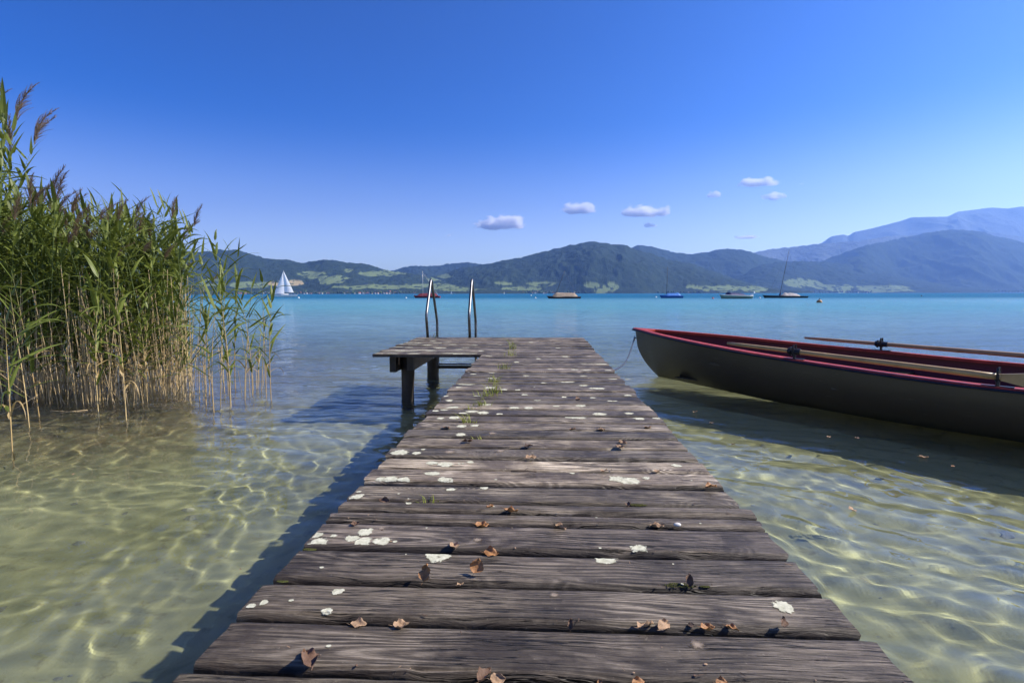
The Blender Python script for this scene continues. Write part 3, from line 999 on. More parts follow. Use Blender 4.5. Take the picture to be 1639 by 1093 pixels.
def oar(label, m, a, b_, back, fwd, blade_from, root):
    """a: rear support, b_: forward support (world)"""
    d = (b_ - a).normalized()
    L = (b_ - a).length
    t = empty('oar', tuple(a)); t.rotation_mode = 'QUATERNION'
    t.rotation_quaternion = d.to_track_quat('X', 'Z')
    tag(t, label, 'oar', 'oars lying across the rowlocks')
    o = MB()
    # X runs from the blade (negative) to the handle (positive)
    pts = [(x, 0, .0) for x in np.linspace(-blade_from, L + fwd, 14)]
    rr = [float(np.interp(x, [-blade_from, 0, L, L + fwd - .16, L + fwd], [.028, .032, .026, .022, .015])) for x, _, _ in pts]
    o.tube(pts, rr, 10)
    o.build('shaft', m, t, smooth=True)
    o = MB(); ro = []
    for x in np.linspace(-blade_from + .05, -back, 12):
        w = float(np.interp(-x, [blade_from - .05, blade_from + .25, blade_from + .6, back], [.02, .075, .09, .085]))
        ro.append([(x, -.012, -w), (x, -.012, w), (x, .012, w), (x, .012, -w), (x, -.012, -w)])
    o.sheet(ro); o.add(ro[0][:4], [(3, 2, 1, 0)]); o.add(ro[-1][:4], [(0, 1, 2, 3)])
    o.build('blade', m, t)
    o = MB(); o.tube([(L - .07, 0, 0), (L + .07, 0, 0)], .036, 10); o.tube([(L + .03, 0, 0), (L + .05, 0, 0)], .05, 10)
    o.build('collar', M_IRON, t, smooth=False)
    return t


Mb = Matrix.Translation(boat.location) @ Matrix.Rotation(ax, 4, 'Z')
oar('pale varnished oar lying along the near side of the rowing boat', M_OAR, Mb @ fp[(4.72, -1)], Mb @ fp[(2.95, -1)], 1.4, .85, .02, boat)
oar('brown oar lying along the far side of the rowing boat', M_OARD, Mb @ fp[(5.15, 1)], Mb @ fp[(3.25, 1)], 1.5, .95, .5, boat)

# mooring line
M_ROPE = simple('blue_black_rope', (.03, .04, .07), .8, var=.3, sc=40)
pa = Mb @ Vector((-.01, 0, .62)); pb = Vector((.66, 5.15, .60))
pb = Vector((.70, on(986, 592, .61).y, .60))
pts = []
for i in range(22):
    t = i / 21; p = pa.lerp(pb, t); p.z -= .17 * math.sin(math.pi * t) * (1 - .2 * t); pts.append(p)
b = MB(); b.tube(pts, .009, 6)
tag(b.build('mooring_rope', M_ROPE, None, True), 'thin dark rope sagging from the rowing boat bow to the pier', 'rope')

# ================================================================== BOATS ON THE LAKE
M_WHITE = simple('white_hull', (.8, .8, .78), .35, var=.05)
M_SAIL = simple('sailcloth', (.85, .86, .86), .8, var=.06, sc=1)
M_MAST = simple('mast_alloy', (.5, .5, .5), .4, metal=.6, var=.1)
M_MASTD = simple('mast_dark', (.05, .05, .055), .5, var=.1)
M_REDH = simple('dark_red_hull', (.16, .02, .03), .4, var=.1)
M_REDT = simple('red_tarpaulin', (.15, .02, .03), .8, var=.3, sc=2, bump=.3)
M_BEIGE = simple('beige_tarpaulin', (.30, .23, .165), .85, var=.25, sc=2, bump=.4)
M_BROWNH = simple('dark_brown_hull', (.05, .035, .03), .4, var=.1)
M_BLUEH = simple('blue_hull', (.015, .10, .35), .35, var=.1)
M_BLUET = simple('blue_tarpaulin', (.03, .16, .5), .7, var=.25, sc=2, bump=.3)
M_DKH = simple('black_green_hull', (.02, .035, .04), .35, var=.1)
M_TEAL = simple('pale_green_hull', (.16, .24, .2), .4, var=.1)
M_NAVYT = simple('navy_canopy', (.015, .02, .09), .7, var=.3)


def lake_hull(t, L, B, h0, h1, m, name='hull', strip=None, deckm=None):
    b = MB(); rows = []
    for i in range(17):
        u = i / 16; x = (u - .5) * L
        w = B / 2 * (math.sin(math.pi * min(1, (1 - u) * .92 + .08) * .5) ** .6) * (1 if u > .12 else .78 + u * 1.8)
        if i == 16: w = .03
        h = h0 + (h1 - h0) * u ** 1.6
        bow_ = max(0, u - .86) / .14
        k = -.25 + bow_ * .28
        rows.append([(x + (.0), w, h), (x - bow_ * .35, w * .88, h * .5), (x - bow_ * .5, w * .5, k * .4), (x - bow_ * .6, 0, k), (x - bow_ * .5, -w * .5, k * .4), (x - bow_ * .35, -w * .88, h * .5), (x, -w, h)])
    b.sheet(rows); b.add(rows[0], [tuple(range(7))])
    b.build(name, m, t, smooth=True)
    b = MB(); b.sheet([[(r[0][0], r[0][1] * .96, r[0][2] - .02), (r[0][0], 0, r[0][2] + .06), (r[0][0], -r[0][1] * .96, r[0][2] - .02)] for r in rows])
    b.build('deck', deckm or m, t)
    if strip:
        b = MB()
        for sg in (1, -1): b.tube([(r[0][0], sg * abs(r[0][1]) * 1.01, r[0][2] - .06) for r in rows], .06, 6)
        b.build('stripe', strip, t)
    return rows


def tarp(t, x0, x1, hb, h0, h1, w, m, sd=0, peak=None):
    """cloth tent over a boom: sagging ridge, folds"""
    b = MB(); rows = []
    for i in range(25):
        u = i / 24; x = x0 + (x1 - x0) * u
        ends = min(1, min(u, 1 - u) * 7)
        rz = hb + (h0 + (h1 - h0) * u) * (.35 + .65 * ends) + .06 * float(vnoise(u * 9, sd))
        row = []
        for j in range(9):
            a = (j / 8) * 2 - 1
            row.append((x + .05 * float(vnoise(u * 6, a * 3, sd)), a * w * (.7 + .3 * ends), hb - .05 + (rz - hb) * (1 - abs(a) ** 1.1) + .035 * float(vnoise(u * 22, a * 2.5, sd + 4))))
        rows.append(row)
    b.sheet([r[::-1] for r in rows])
    b.build('cover', m, t, smooth=True)


def rig(t, x, h0, H, m, lean=0, boom=None, stays=True, L=8, spreader=True):
    b = MB(); b.tube([(x, 0, h0), (x + lean * .5, 0, h0 + H * .5), (x + lean, 0, h0 + H)], [.06, .055, .035], 8); mm = b.build('mast', m, t, smooth=True)
    if spreader:
        b = MB(); b.tube([(x + lean * .62, -.5, h0 + H * .62), (x + lean * .62, .5, h0 + H * .62)], .02, 6); b.build('spreader', m, mm)
    if stays:
        b = MB()
        for q_ in ((L * .46, 0, h0), (-L * .47, 0, h0), (x - .2, .9, h0), (x - .2, -.9, h0)):
            b.tube([(x + lean * .95, 0, h0 + H * .95), q_], .009, 4)
        b.build('stay', m, t)
    if boom:
        b = MB(); b.tube([(x, 0, h0 + 1.0), (x - boom, 0, h0 + .9)], .05, 6); b.build('boom', m, t)


def lake_boat(name, px, D, rz, label, cat='sailing boat'):
    p = Vector((ray(px, HOR)[0] * D, D, 0))
    return tag(empty(name, tuple(p), rz), label, cat)


q = NT('sailcloth_lit'); q.p.inputs['Base Color'].default_value = (.88, .88, .87, 1); q.p.inputs['Roughness'].default_value = .8
tr = q.n('BsdfTranslucent', Color=(.9, .9, .88)); q.t.links.new(q.n('MixShader', i0=.45, i1=q.p.outputs[0], i2=tr.outputs[0]).outputs[0], q.out.inputs[0])
M_SAIL = q.m
# under sail
t = lake_boat('sailing_boat', 456, 235, R(208), 'white sailing boat with both sails raised crossing the lake on the left')
lake_hull(t, 10.2, 2.6, .9, 1.15, M_WHITE, strip=M_NAVYT)
b = MB(); b.box((-1.5, -.7, .9), (1.8, .7, 1.35)); b.build('cabin', M_WHITE, t)
rig(t, .35, 1.0, 10.8, M_MAST, -.1, boom=4.2, L=9)


def sail(t, name, tack, head, clew, belly, m=None):
    tack, head, clew = Vector(tack), Vector(head), Vector(clew); b = MB(); rows = []
    for i in range(13):
        v_ = i / 12; a = tack.lerp(head, v_); c_ = clew.lerp(head, v_)
        roach = math.sin(math.pi * v_) * .05
        rows.append([a.lerp(c_, u) * 1 + (c_ - a) * (roach * u) + Vector((0, belly * math.sin(math.pi * u) * (1 - v_ * .6), 0)) for u in [k / 8 for k in range(9)]])
    b.sheet(rows); b.build(name, m or M_SAIL, t, smooth=True)


sail(t, 'mainsail', (.25, 0, 2.1), (.26, 0, 11.6), (-3.6, .5, 2.0), .5)
sail(t, 'jib', (4.5, 0, 1.3), (.45, 0, 11.0), (.4, .8, 1.5), .45)

t = lake_boat('sailing_boat', 683, 165, R(178), 'dark red covered sailing boat moored behind the bathing ladder')
lake_hull(t, 8.4, 2.3, .55, .75, M_REDH)
tarp(t, -3.4, 3.0, .6, 1.0, .75, .95, M_REDT, 3)
rig(t, 1.2, .7, 7.6, M_MAST, .0, L=8)

t = lake_boat('sailing_boat', 902, 140, R(180), 'beige covered sailing boat with thin tilted mast moored before the steep hill')
lake_hull(t, 8.8, 2.3, .5, .65, M_BROWNH)
tarp(t, -3.6, 2.8, .5, .95, 1.15, 1.0, M_BEIGE, 8)
rig(t, 2.3, .5, 6.6, M_MASTD, -2.6, L=8, spreader=False)

t = lake_boat('sailing_boat', 1074, 150, R(180), 'bright blue covered sailing boat with upright mast and no sails')
lake_hull(t, 6.4, 2.0, .65, .8, M_BLUEH)
tarp(t, -2.6, 1.6, .65, .85, .6, .85, M_BLUET, 12)
rig(t, 1.2, .7, 7.7, M_MASTD, -.1, L=6)

t = lake_boat('motor_boat', 1177, 132, R(188), 'pale green motor boat with navy canopy moored between two masted boats', 'motor boat')
lake_hull(t, 8.0, 2.5, .75, 1.0, M_TEAL, deckm=M_NAVYT, strip=M_WHITE)
tarp(t, -2.6, 1.8, .85, .3, .75, .95, M_NAVYT, 21)
b = MB(); b.sheet([[(2.2, -.9, .95), (1.7, -.8, 1.5)], [(2.6, 0, .98), (2.0, 0, 1.55)], [(2.2, .9, .95), (1.7, .8, 1.5)]]); b.build('windscreen', M_NAVYT, t)
b = MB(); b.box((-4.4, -.25, .1), (-3.95, .25, 1.15)); b.build('outboard_engine', M_WHITE, t)

t = lake_boat('sailing_boat', 1256, 150, R(180), 'low dark sailing boat with the tallest leaning mast and a pale cockpit cover')
lake_hull(t, 11.8, 2.2, .5, .75, M_DKH)
tarp(t, -4.0, .9, .5, .6, 1.0, .75, M_BEIGE, 30)
M_CREAM = simple('pale_cover', (.42, .38, .36), .85, var=.2, sc=2, bump=.3)
for ch in t.children:
    if ch.name.startswith('cover'): ch.data.materials.clear(); ch.data.materials.append(M_CREAM)
rig(t, 1.3, .5, 12.6, M_MASTD, -2.0, L=10)
b = MB(); b.tube([(1.3, 0, .5), (1.1, 0, 1.5)], [.35, .12], 8); b.build('mast_boot', M_NAVYT, t)

# far sails near the shore
for i, (px, hpx, lab) in enumerate(((723, 4.5, 'tiny far white sail just right of the ladder top'), (807, 5, 'tiny far white sail below the left foot of the steep hill'), (1207, 3.5, 'tiny far white sail behind the motor boat'))):
    D = 1600; p = Vector((ray(px, HOR)[0] * D, D, 0))
    t = tag(empty('sailing_boat', tuple(p), .4 + i), lab, 'sailing boat')
    lake_hull(t, 6, 2, .6, .8, M_WHITE)
    sail(t, 'mainsail', (.2, 0, 1), (.2, 0, 8), (-2.8, .3, 1), .3)


def buoy(px, py, r, m, label, ring=True):
    p = on(px, py, 0)
    t = tag(empty('buoy', (p.x, p.y, r * .25)), label, 'buoy')
    b = MB()
    rows = [[(r * math.sin(a) * math.cos(c_), r * math.sin(a) * math.sin(c_), r * math.cos(a) * .95) for c_ in [2 * math.pi * k / 16 for k in range(17)]] for a in [math.pi * k / 10 for k in range(11)]]
    b.sheet(rows); b.build('float', m, t, smooth=True)
    b = MB(); b.tube([(0, 0, r * .9), (0, 0, r * 1.15)], r * .14, 6); b.tube([(r * .2 * math.cos(a), 0, r * 1.3 + r * .2 * math.sin(a)) for a in [k * .785 for k in range(9)]], r * .06, 5)
    b.build('ring', M_IRON, t)


M_BW = simple('buoy_white', (.7, .7, .68), .5, var=.15)
M_BO = simple('buoy_brown', (.30, .17, .07), .6, var=.4, sc=3)
M_BR = simple('buoy_red', (.5, .08, .06), .5, var=.2)
buoy(1311.5, 484.5, .36, M_BO, 'round brown mooring buoy right of the tallest mast, the nearest one')
buoy(1050, 476.3, .28, M_BW, 'small white buoy just left of the blue boat')
buoy(1141, 478.2, .26, M_BR, 'small red buoy just left of the motor boat')
buoy(1216, 477.4, .22, M_BW, 'small white buoy between the motor boat and tallest mast')
buoy(857, 477.3, .25, M_BW, 'small white buoy left of the beige covered boat')
buoy(850, 473.2, .4, M_BW, 'tiny farther white buoy left of the beige covered boat')
buoy(478, 477.3, .3, M_BW, 'small white buoy right of the white sailing boat')
buoy(650, 477.3, .25, M_BW, 'small white buoy left of the red covered boat')
buoy(1475, 474, .28, M_IRON, 'tiny dark buoy far out on the right')

# ================================================================== CLOUDS
CLOUDS = [(799, 356, 84, 25, 'widest round white cloud low over the left foot of the steep hill'), (927, 332, 68, 22, 'white cloud left of the middle, thick at its left end'),
          (1028, 336, 78, 25, 'ragged white cloud right above the steep hill'), (1216, 291, 62, 17, 'highest flat white cloud of the group on the right'),
          (1239, 313, 42, 16, 'small puffy cloud below the highest cloud'), (1142, 311, 26, 12, 'small cloud left of the highest pair'),
          (1040, 360, 24, 9, 'little cloud wisp below the ragged cloud'), (1197, 379, 42, 7, 'thin flat cloud low over the right ridge'),
          (718, 376, 16, 7, 'faint tiny cloud left of the widest cloud'), (1283, 294, 9, 4, 'faint speck of cloud right of the highest cloud')]


def cloud_mat(i, ratio, dens):
    m = bpy.data.materials.new('cloud_vapour'); m.use_nodes = True
    t = m.node_tree; t.nodes.clear()
    N = t.nodes.new; Lk = t.links.new

    def mth(op, a, b=None, c=None):
        n = N('ShaderNodeMath'); n.operation = op
        for k, v in enumerate((a, b, c)):
            if v is None: continue
            if isinstance(v, (int, float)): n.inputs[k].default_value = v
            else: Lk(v, n.inputs[k])
        return n.outputs[0]
    out = N('ShaderNodeOutputMaterial'); vol = N('ShaderNodeVolumePrincipled')
    vol.inputs['Color'].default_value = (1, 1, 1, 1); vol.inputs['Anisotropy'].default_value = .0
    tc = N('ShaderNodeTexCoord')
    sp = N('ShaderNodeSeparateXYZ'); Lk(tc.outputs['Object'], sp.inputs[0])
    mp = N('ShaderNodeMapping'); mp.inputs['Location'].default_value = (i * 13.1, i * 7.7, 0); mp.inputs['Scale'].default_value = (ratio * .62, ratio * .62, .85)
    ns = N('ShaderNodeTexNoise'); ns.inputs['Scale'].default_value = 1.7; ns.inputs['Detail'].default_value = 8; ns.inputs['Roughness'].default_value = .68
    Lk(tc.outputs['Object'], mp.inputs[0]); Lk(mp.outputs[0], ns.inputs['Vector'])
    mp2 = N('ShaderNodeMapping'); mp2.inputs['Location'].default_value = (i * 3.3 + .5, i * 1.7, 0); mp2.inputs['Scale'].default_value = (1.5, 1, .3)
    n2 = N('ShaderNodeTexNoise'); n2.inputs['Scale'].default_value = 1.0; n2.inputs['Detail'].default_value = 1
    Lk(tc.outputs['Object'], mp2.inputs[0]); Lk(mp2.outputs[0], n2.inputs['Vector'])
    # humped top, flatter base
    x2 = mth('MULTIPLY', sp.outputs[0], sp.outputs[0]); y2 = mth('MULTIPLY', sp.outputs[1], sp.outputs[1])
    zz = mth('ADD', sp.outputs[2], .30)
    zt = mth('MAXIMUM', zz, 0); zb = mth('MAXIMUM', mth('MULTIPLY', zz, -2.6), 0)
    z2 = mth('ADD', mth('MULTIPLY', zt, zt), mth('MULTIPLY', zb, zb))
    r2 = mth('ADD', mth('ADD', mth('MULTIPLY', x2, 1.15), mth('MULTIPLY', y2, 1.3)), mth('MULTIPLY', z2, .95))
    f = mth('SUBTRACT', .60, r2)
    f = mth('ADD', f, mth('MULTIPLY', mth('SUBTRACT', ns.outputs[0], .5), 3.0))
    f = mth('ADD', f, mth('MULTIPLY', mth('SUBTRACT', n2.outputs[0], .5), 1.6))
    edge = mth('GREATER_THAN', .98, mth('ADD', mth('ADD', x2, y2), mth('MULTIPLY', sp.outputs[2], sp.outputs[2])))
    d = mth('MULTIPLY', mth('MINIMUM', mth('MAXIMUM', mth('MULTIPLY', mth('SUBTRACT', f, .12), dens * 5), 0), dens), edge)
    Lk(d, vol.inputs['Density']); Lk(vol.outputs[0], out.inputs['Volume'])
    return m


import bmesh
CD = 16000.0
for i, (cx, cy, w, h, lab) in enumerate(CLOUDS):
    p = far(cx, cy, CD)
    me = bpy.data.meshes.new('cloud')
    bm = bmesh.new(); bmesh.ops.create_icosphere(bm, subdivisions=3, radius=1); bm.to_mesh(me); bm.free()
    sx = w / 2 * CD / 860 * 1.22; sz = h / 2 * CD / 860 * 1.5
    o = link('cloud', me, None, cloud_mat(i, sx / sz, .016 if i < 8 else .003))
    o.location = p
    o.scale = (sx, sx * .45, sz)
    tag(o, lab, 'cloud', 'small clouds over the far hills')

# ================================================================== REEDS
def reed_mat(name, c0, c1, trans=.35, rough=.5, sc=12):
    q = NT(name); oi = q.n('ObjectInfo')
    n = q.noise(q.coords(), sc, 3, .6)
    c = q.mix(q.math('ADD', q.math('MULTIPLY', n, .6), q.math('MULTIPLY', oi.outputs['Random'], .4)), c0, c1)
    q.set(q.p.inputs['Base Color'], c)
    q.p.inputs['Roughness'].default_value = rough
    q.p.inputs['Specular IOR Level'].default_value = .4
    tr = q.n('BsdfTranslucent', Color=c)
    mx = q.n('MixShader', i0=trans, i1=q.p.outputs[0], i2=tr.outputs[0])
    q.t.links.new(mx.outputs[0], q.out.inputs[0])
    return q.m


M_LEAF = reed_mat('reed_leaf_green', (.024, .05, .009), (.20, .235, .036), .30)
M_LEAFD = reed_mat('reed_leaf_dry', (.30, .21, .08), (.45, .33, .16), .2)
M_PLUME = reed_mat('reed_plume', (.12, .08, .05), (.34, .24, .155), .3, .9)
q = NT('reed_stem')
sp = q.n('SeparateXYZ', i0=q.n('TexCoord').outputs['Object'])
mr = q.n('MapRange', i0=sp.outputs[2])
for i, v in ((1, .7), (2, 1.7), (3, 0), (4, 1)): mr.inputs[i].default_value = v
oi = q.n('ObjectInfo')
straw = q.mix(oi.outputs['Random'], (.42, .27, .09), (.66, .50, .24))
straw = q.mix(q.ramp(q.noise(q.coords('Object', (40, 40, 6)), 1, 3, .6), [(.4, 0), (.7, .55)]), straw, (.13, .085, .04))
q.set(q.p.inputs['Base Color'], q.mix(mr.outputs[0], straw, (.11, .15, .035)))
q.p.inputs['Roughness'].default_value = .45
M_STEM = q.m
M_STRAW = simple('dead_reed_straw', (.42, .31, .16), .6, var=.4, sc=7)


def reed_parts(sd, H, lean, plume, leaves=12, low=.36, deep=.9, thick=1.0, leafscale=1.0):
    r = random.Random(sd)
    la = r.uniform(-.5, .5) + (0 if r.random() < .6 else math.pi)
    def axis_pt(z):
        t = max(0, z) / H
        k = lean * H * t ** 1.8
        return Vector((k * math.cos(la) + .02 * math.sin(z * 2 + sd), k * math.sin(la), z))
    sm = MB()
    zs = [-deep] + list(np.linspace(0, H, 11))
    sm.tube([axis_pt(z) if z > 0 else Vector((0.02 * math.sin(sd), 0, z)) for z in zs], [.0048 * thick] * 4 + [.0045 * thick, .004 * thick, .0036 * thick, .0032 * thick, .0028 * thick, .0022 * thick, .0016, .001], 5)
    lm = MB(); dm = MB()
    ang = r.uniform(0, 6.28)
    for k in range(leaves):
        f = low + (1.0 - low) * ((k + r.uniform(-.2, .3)) / leaves) * .98
        z = H * f; p = axis_pt(z)
        ang += math.pi + r.uniform(-.7, .7)
        L = r.uniform(.28, .60) * (1.1 - .35 * abs(f - .7)) * leafscale * (1 if f < .86 else .62)
        W = r.uniform(.013, .024) * (1.15 if f > .6 else .9) * leafscale
        up = r.uniform(.25, 1.25) if f < .92 else r.uniform(1.0, 1.45)
        droop = r.uniform(.2, 1.9) * (1 if f < .9 else .35)
        dead = f < low + .16 and r.random() < .4
        tgt = lm; lm.cur = 1 if dead else 0
        if dead: droop += 1.5; W *= .7
        d = Vector((math.cos(ang), math.sin(ang), 0)); side = Vector((-math.sin(ang), math.cos(ang), 0)); tw = r.uniform(-.9, .9)
        a = up; pos = p.copy(); n = 8; Ls = []; Rs = []; Cs = []
        for j in range(n + 1):
            u = j / n
            w = W * (min(1, u * 5 + .25)) * (1 - u ** 2.2) + .0004
            fw = d * math.cos(a) + Vector((0, 0, 1)) * math.sin(a)
            nrm_ = side.cross(fw).normalized()
            s_ = (side * math.cos(tw * u) + nrm_ * math.sin(tw * u))
            Ls.append(pos - s_ * w + nrm_ * w * .25); Rs.append(pos + s_ * w + nrm_ * w * .25); Cs.append(pos.copy())
            pos = pos + fw * (L / n)
            a -= droop / n * (.3 + 1.4 * u)
        tgt.strip(Ls, Cs); tgt.strip(Cs, Rs)
    pm = None
    if plume:
        pm = MB(); top = axis_pt(H); bend = r.uniform(.45, .8); wd = Vector((1, r.uniform(-.5, .3), 0)).normalized()
        PL = r.uniform(.34, .50)
        for k in range(150):
            u = k / 150
            base_ = top + Vector((0, 0, 1)) * (u * PL * .85) + wd * (bend * PL * u * u)
            ang2 = r.uniform(0, 6.28)
            l_ = PL * (.36 * (1 - u) + .12) * r.uniform(.6, 1.2)
            dr = Vector((math.cos(ang2) * .28, math.sin(ang2) * .28, .75)).normalized()
            pts = []; pos = base_.copy(); v_ = dr.copy()
            for j in range(5):
                pts.append(pos.copy()); v_ = (v_ + wd * .26 + Vector((0, 0, -.12))).normalized(); pos += v_ * l_ / 4
            s_ = Vector((r.uniform(-1, 1), r.uniform(-1, 1), r.uniform(-.4, .4))).normalized()
            w0 = r.uniform(.0018, .004)
            pm.strip([p_ - s_ * w0 * (1 - .6 * j / 4) for j, p_ in enumerate(pts)], [p_ + s_ * w0 * (1 - .6 * j / 4) for j, p_ in enumerate(pts)])
    return sm, lm, dm, pm


def build_reed(parts):
    sm, lm, dm, pm = parts
    t = empty('reed')
    sm.build('stem', M_STEM, t, True); lm.build('foliage', [M_LEAF, M_LEAFD], t, True)
    if pm: pm.build('plume', M_PLUME, t)
    return t


protos = [build_reed(reed_parts(100 + i, 2.9, .03 + .06 * (i % 5), i % 3 == 0, leaves=22 + i % 4, low=.13)) for i in range(14)]
fresh = [True] * len(protos)


def put_reed(i, x, y, H, rz, label, group):
    t = protos[i] if fresh[i] else copy_tree(protos[i]); fresh[i] = False
    t.location = (x, y, 0); t.rotation_euler = (0, 0, rz)
    k = H / 2.9; t.scale = (.5 + .5 * k, .5 + .5 * k, k)
    tag(t, label, 'reed', group)
    return t


def top_for(px):
    return float(np.interp(px, [-120, 2, 12, 60, 110, 150, 200, 250, 300, 330], [120, 150, 282, 282, 285, 305, 292, 305, 335, 400]))


cnt = 0
while cnt < 215:
    px = rnd.uniform(-110, 292)
    D = 6.15 + abs(rnd.gauss(0, 1)) * 1.3 + (.5 if px > 240 else 0) + rnd.uniform(0, .5)
    x = ray(px, HOR)[0] * D
    tp = top_for(px) + abs(rnd.gauss(0, 1)) * 38 + (D - 6.2) * 5
    H = CAM_H + (HOR - tp) / 860 * D
    i = rnd.randrange(len(protos))
    if px > 0 or True:
        if i % 3 == 0: H -= .30
    H = max(1.5, min(3.9, H))
    put_reed(i, x, D, H, rnd.uniform(-.6, .6), 'tall green reed with leafy stem standing in the dense bed on the left', 'reeds of the dense bed')
    cnt += 1

# loose reeds at the right edge of the bed, and the few in front of it
LOOSE = [(322, 640, 392, 'reed nearest the dense bed among the loose reeds on its right'), (337, 632, 405, 'short leafy reed close to the right edge of the bed'),
         (352, 652, 382, 'reed just left of the tallest loose reed'), (366, 640, 366, 'tallest loose reed right of the bed, rising above the far hills'),
         (358, 628, 420, 'slim reed behind the tallest loose reed'), (343, 660, 455, 'low reed standing in front of the loose reeds'),
         (379, 625, 398, 'leafy reed just right of the tallest loose reed'), (394, 640, 452, 'bent green reed left of the outermost pair'),
         (404, 633, 470, 'short reed beside the outermost pair'), (424, 636, 440, 'left reed of the outermost pair beside open water'),
         (432, 642, 468, 'outermost reed on the right, lowest of the pair'), (330, 648, 440, 'thin reed with few leaves at the bed edge'),
         (308, 650, 400, 'leaning reed where the dense bed thins out'), (372, 652, 470, 'small low reed in front of the tallest loose reed'),
         (413, 622, 505, 'very small reed shoot between the outer loose reeds'),
         (17, 722, 505, 'nearest green reed standing alone in front of the bed at the left edge'), (44, 684, 460, 'second nearest reed in front of the bed'),
         (62, 668, 430, 'reed with broad leaves in front of the bed at far left'), (160, 668, 430, 'broad leaved reed standing in front of the middle of the bed'),
         (205, 672, 455, 'low green reed in front of the right half of the bed')]
for j, (bx, by, ty, lab) in enumerate(LOOSE):
    p = on(bx, by, 0)
    H = CAM_H + (HOR - ty) / 860 * p.y
    t = build_reed(reed_parts(300 + j, H, .05 + .03 * (j % 3), False, leaves=16 + j % 4, low=.22, thick=1.1, leafscale=.85 if bx > 300 else 1.0))
    t.location = (p.x, p.y, 0)
    tag(t, lab, 'reed', 'loose reeds around the bed')

# the bed behind, too many stems to count, with fallen straw
bs_, bl, bd = MB(), MB(), MB()
M_BED = [M_STEM, M_LEAF, M_STRAW, M_LEAFD]
bedm = MB()
srcs = [reed_parts(700 + i, 2.8, .06, False, leaves=17, low=.12) for i in range(6)]
for k in range(470):
    px = rnd.uniform(-220, 300)
    D = rnd.uniform(7.4, 13.5)
    if px > 230: D = rnd.uniform(7.2, 8.6)
    if px > 255 and rnd.random() < .5: continue
    x = ray(px, HOR)[0] * D
    tp = top_for(px) + 25 + abs(rnd.gauss(0, 1)) * 40
    H = min(3.6, CAM_H + (HOR - tp) / 860 * D); kz = H / 2.8
    sm, lm, dm, _ = srcs[k % 6]
    M_ = Matrix.Translation((x, D, 0)) @ Matrix.Rotation(rnd.uniform(0, 6.28), 4, 'Z') @ Matrix.Diagonal((1, 1, kz, 1))
    for mi, part in ((0, sm), (1, lm), (3, dm)):
        bedm.cur = mi
        bedm.add([M_ @ Vector(v_) for v_ in part.v], part.f)
bedm.cur = 2
for k in range(470):          # upright and leaning dead straws
    px = rnd.uniform(-110, 300) if rnd.random() < .93 else rnd.uniform(300, 420)
    D = 6.1 + abs(rnd.gauss(0, 1)) * 1.2 + (.45 if px > 230 else 0)
    x = ray(px, HOR)[0] * D
    h = rnd.uniform(.5, 1.7) * (.6 if px > 300 else 1); la = rnd.uniform(0, 6.28); ln = abs(rnd.gauss(0, .12))
    if rnd.random() < .07: ln = rnd.uniform(.3, 1.2)
    d = Vector((math.cos(la) * ln, math.sin(la) * ln, 1)).normalized()
    p0 = Vector((x, D, 0)) - d * .8 if ln < .5 else Vector((x, D, -.02)); p1 = Vector((x, D, 0)) + d * h
    w = rnd.uniform(.0032, .0062)
    bedm.tube([p0, p0.lerp(p1, .5) + Vector((rnd.uniform(-.03, .03), 0, 0)), p1], [w, w, w * .7], 4, cap=False)
for a, b_ in (((110, 598), (205, 627)), ((80, 657), (140, 656)), ((0, 664), (60, 632)), ((190, 615), (228, 578)), ((350, 560), (382, 604)), ((225, 634), (300, 640)), ((280, 636), (318, 560))):
    p0 = on(a[0], a[1], .35 if a[1] < 610 else .02); p1 = far(b_[0], b_[1], p0.y + .1)
    bedm.tube([p0, p0.lerp(p1, .5) + Vector((0, 0, -.02)), p1], .0055, 5)
tag(bedm.build('reed_bed', M_BED, None, True), 'dense tangle of reed stems and fallen straw filling the back of the bed', 'reeds', kind='stuff')

# ================================================================== LITTER, GRASS AND MOSS ON THE PIER
M_DL = [simple('dry_leaf_brown', (.14, .078, .046), .7, var=.4, sc=30, bump=.4), simple('dry_leaf_orange', (.33, .155, .055), .6, var=.35, sc=30, bump=.3),
        simple('dry_leaf_tan', (.34, .22, .13), .75, var=.35, sc=30, bump=.4), simple('dry_leaf_dark', (.06, .035, .025), .8, var=.4, sc=30, bump=.3)]


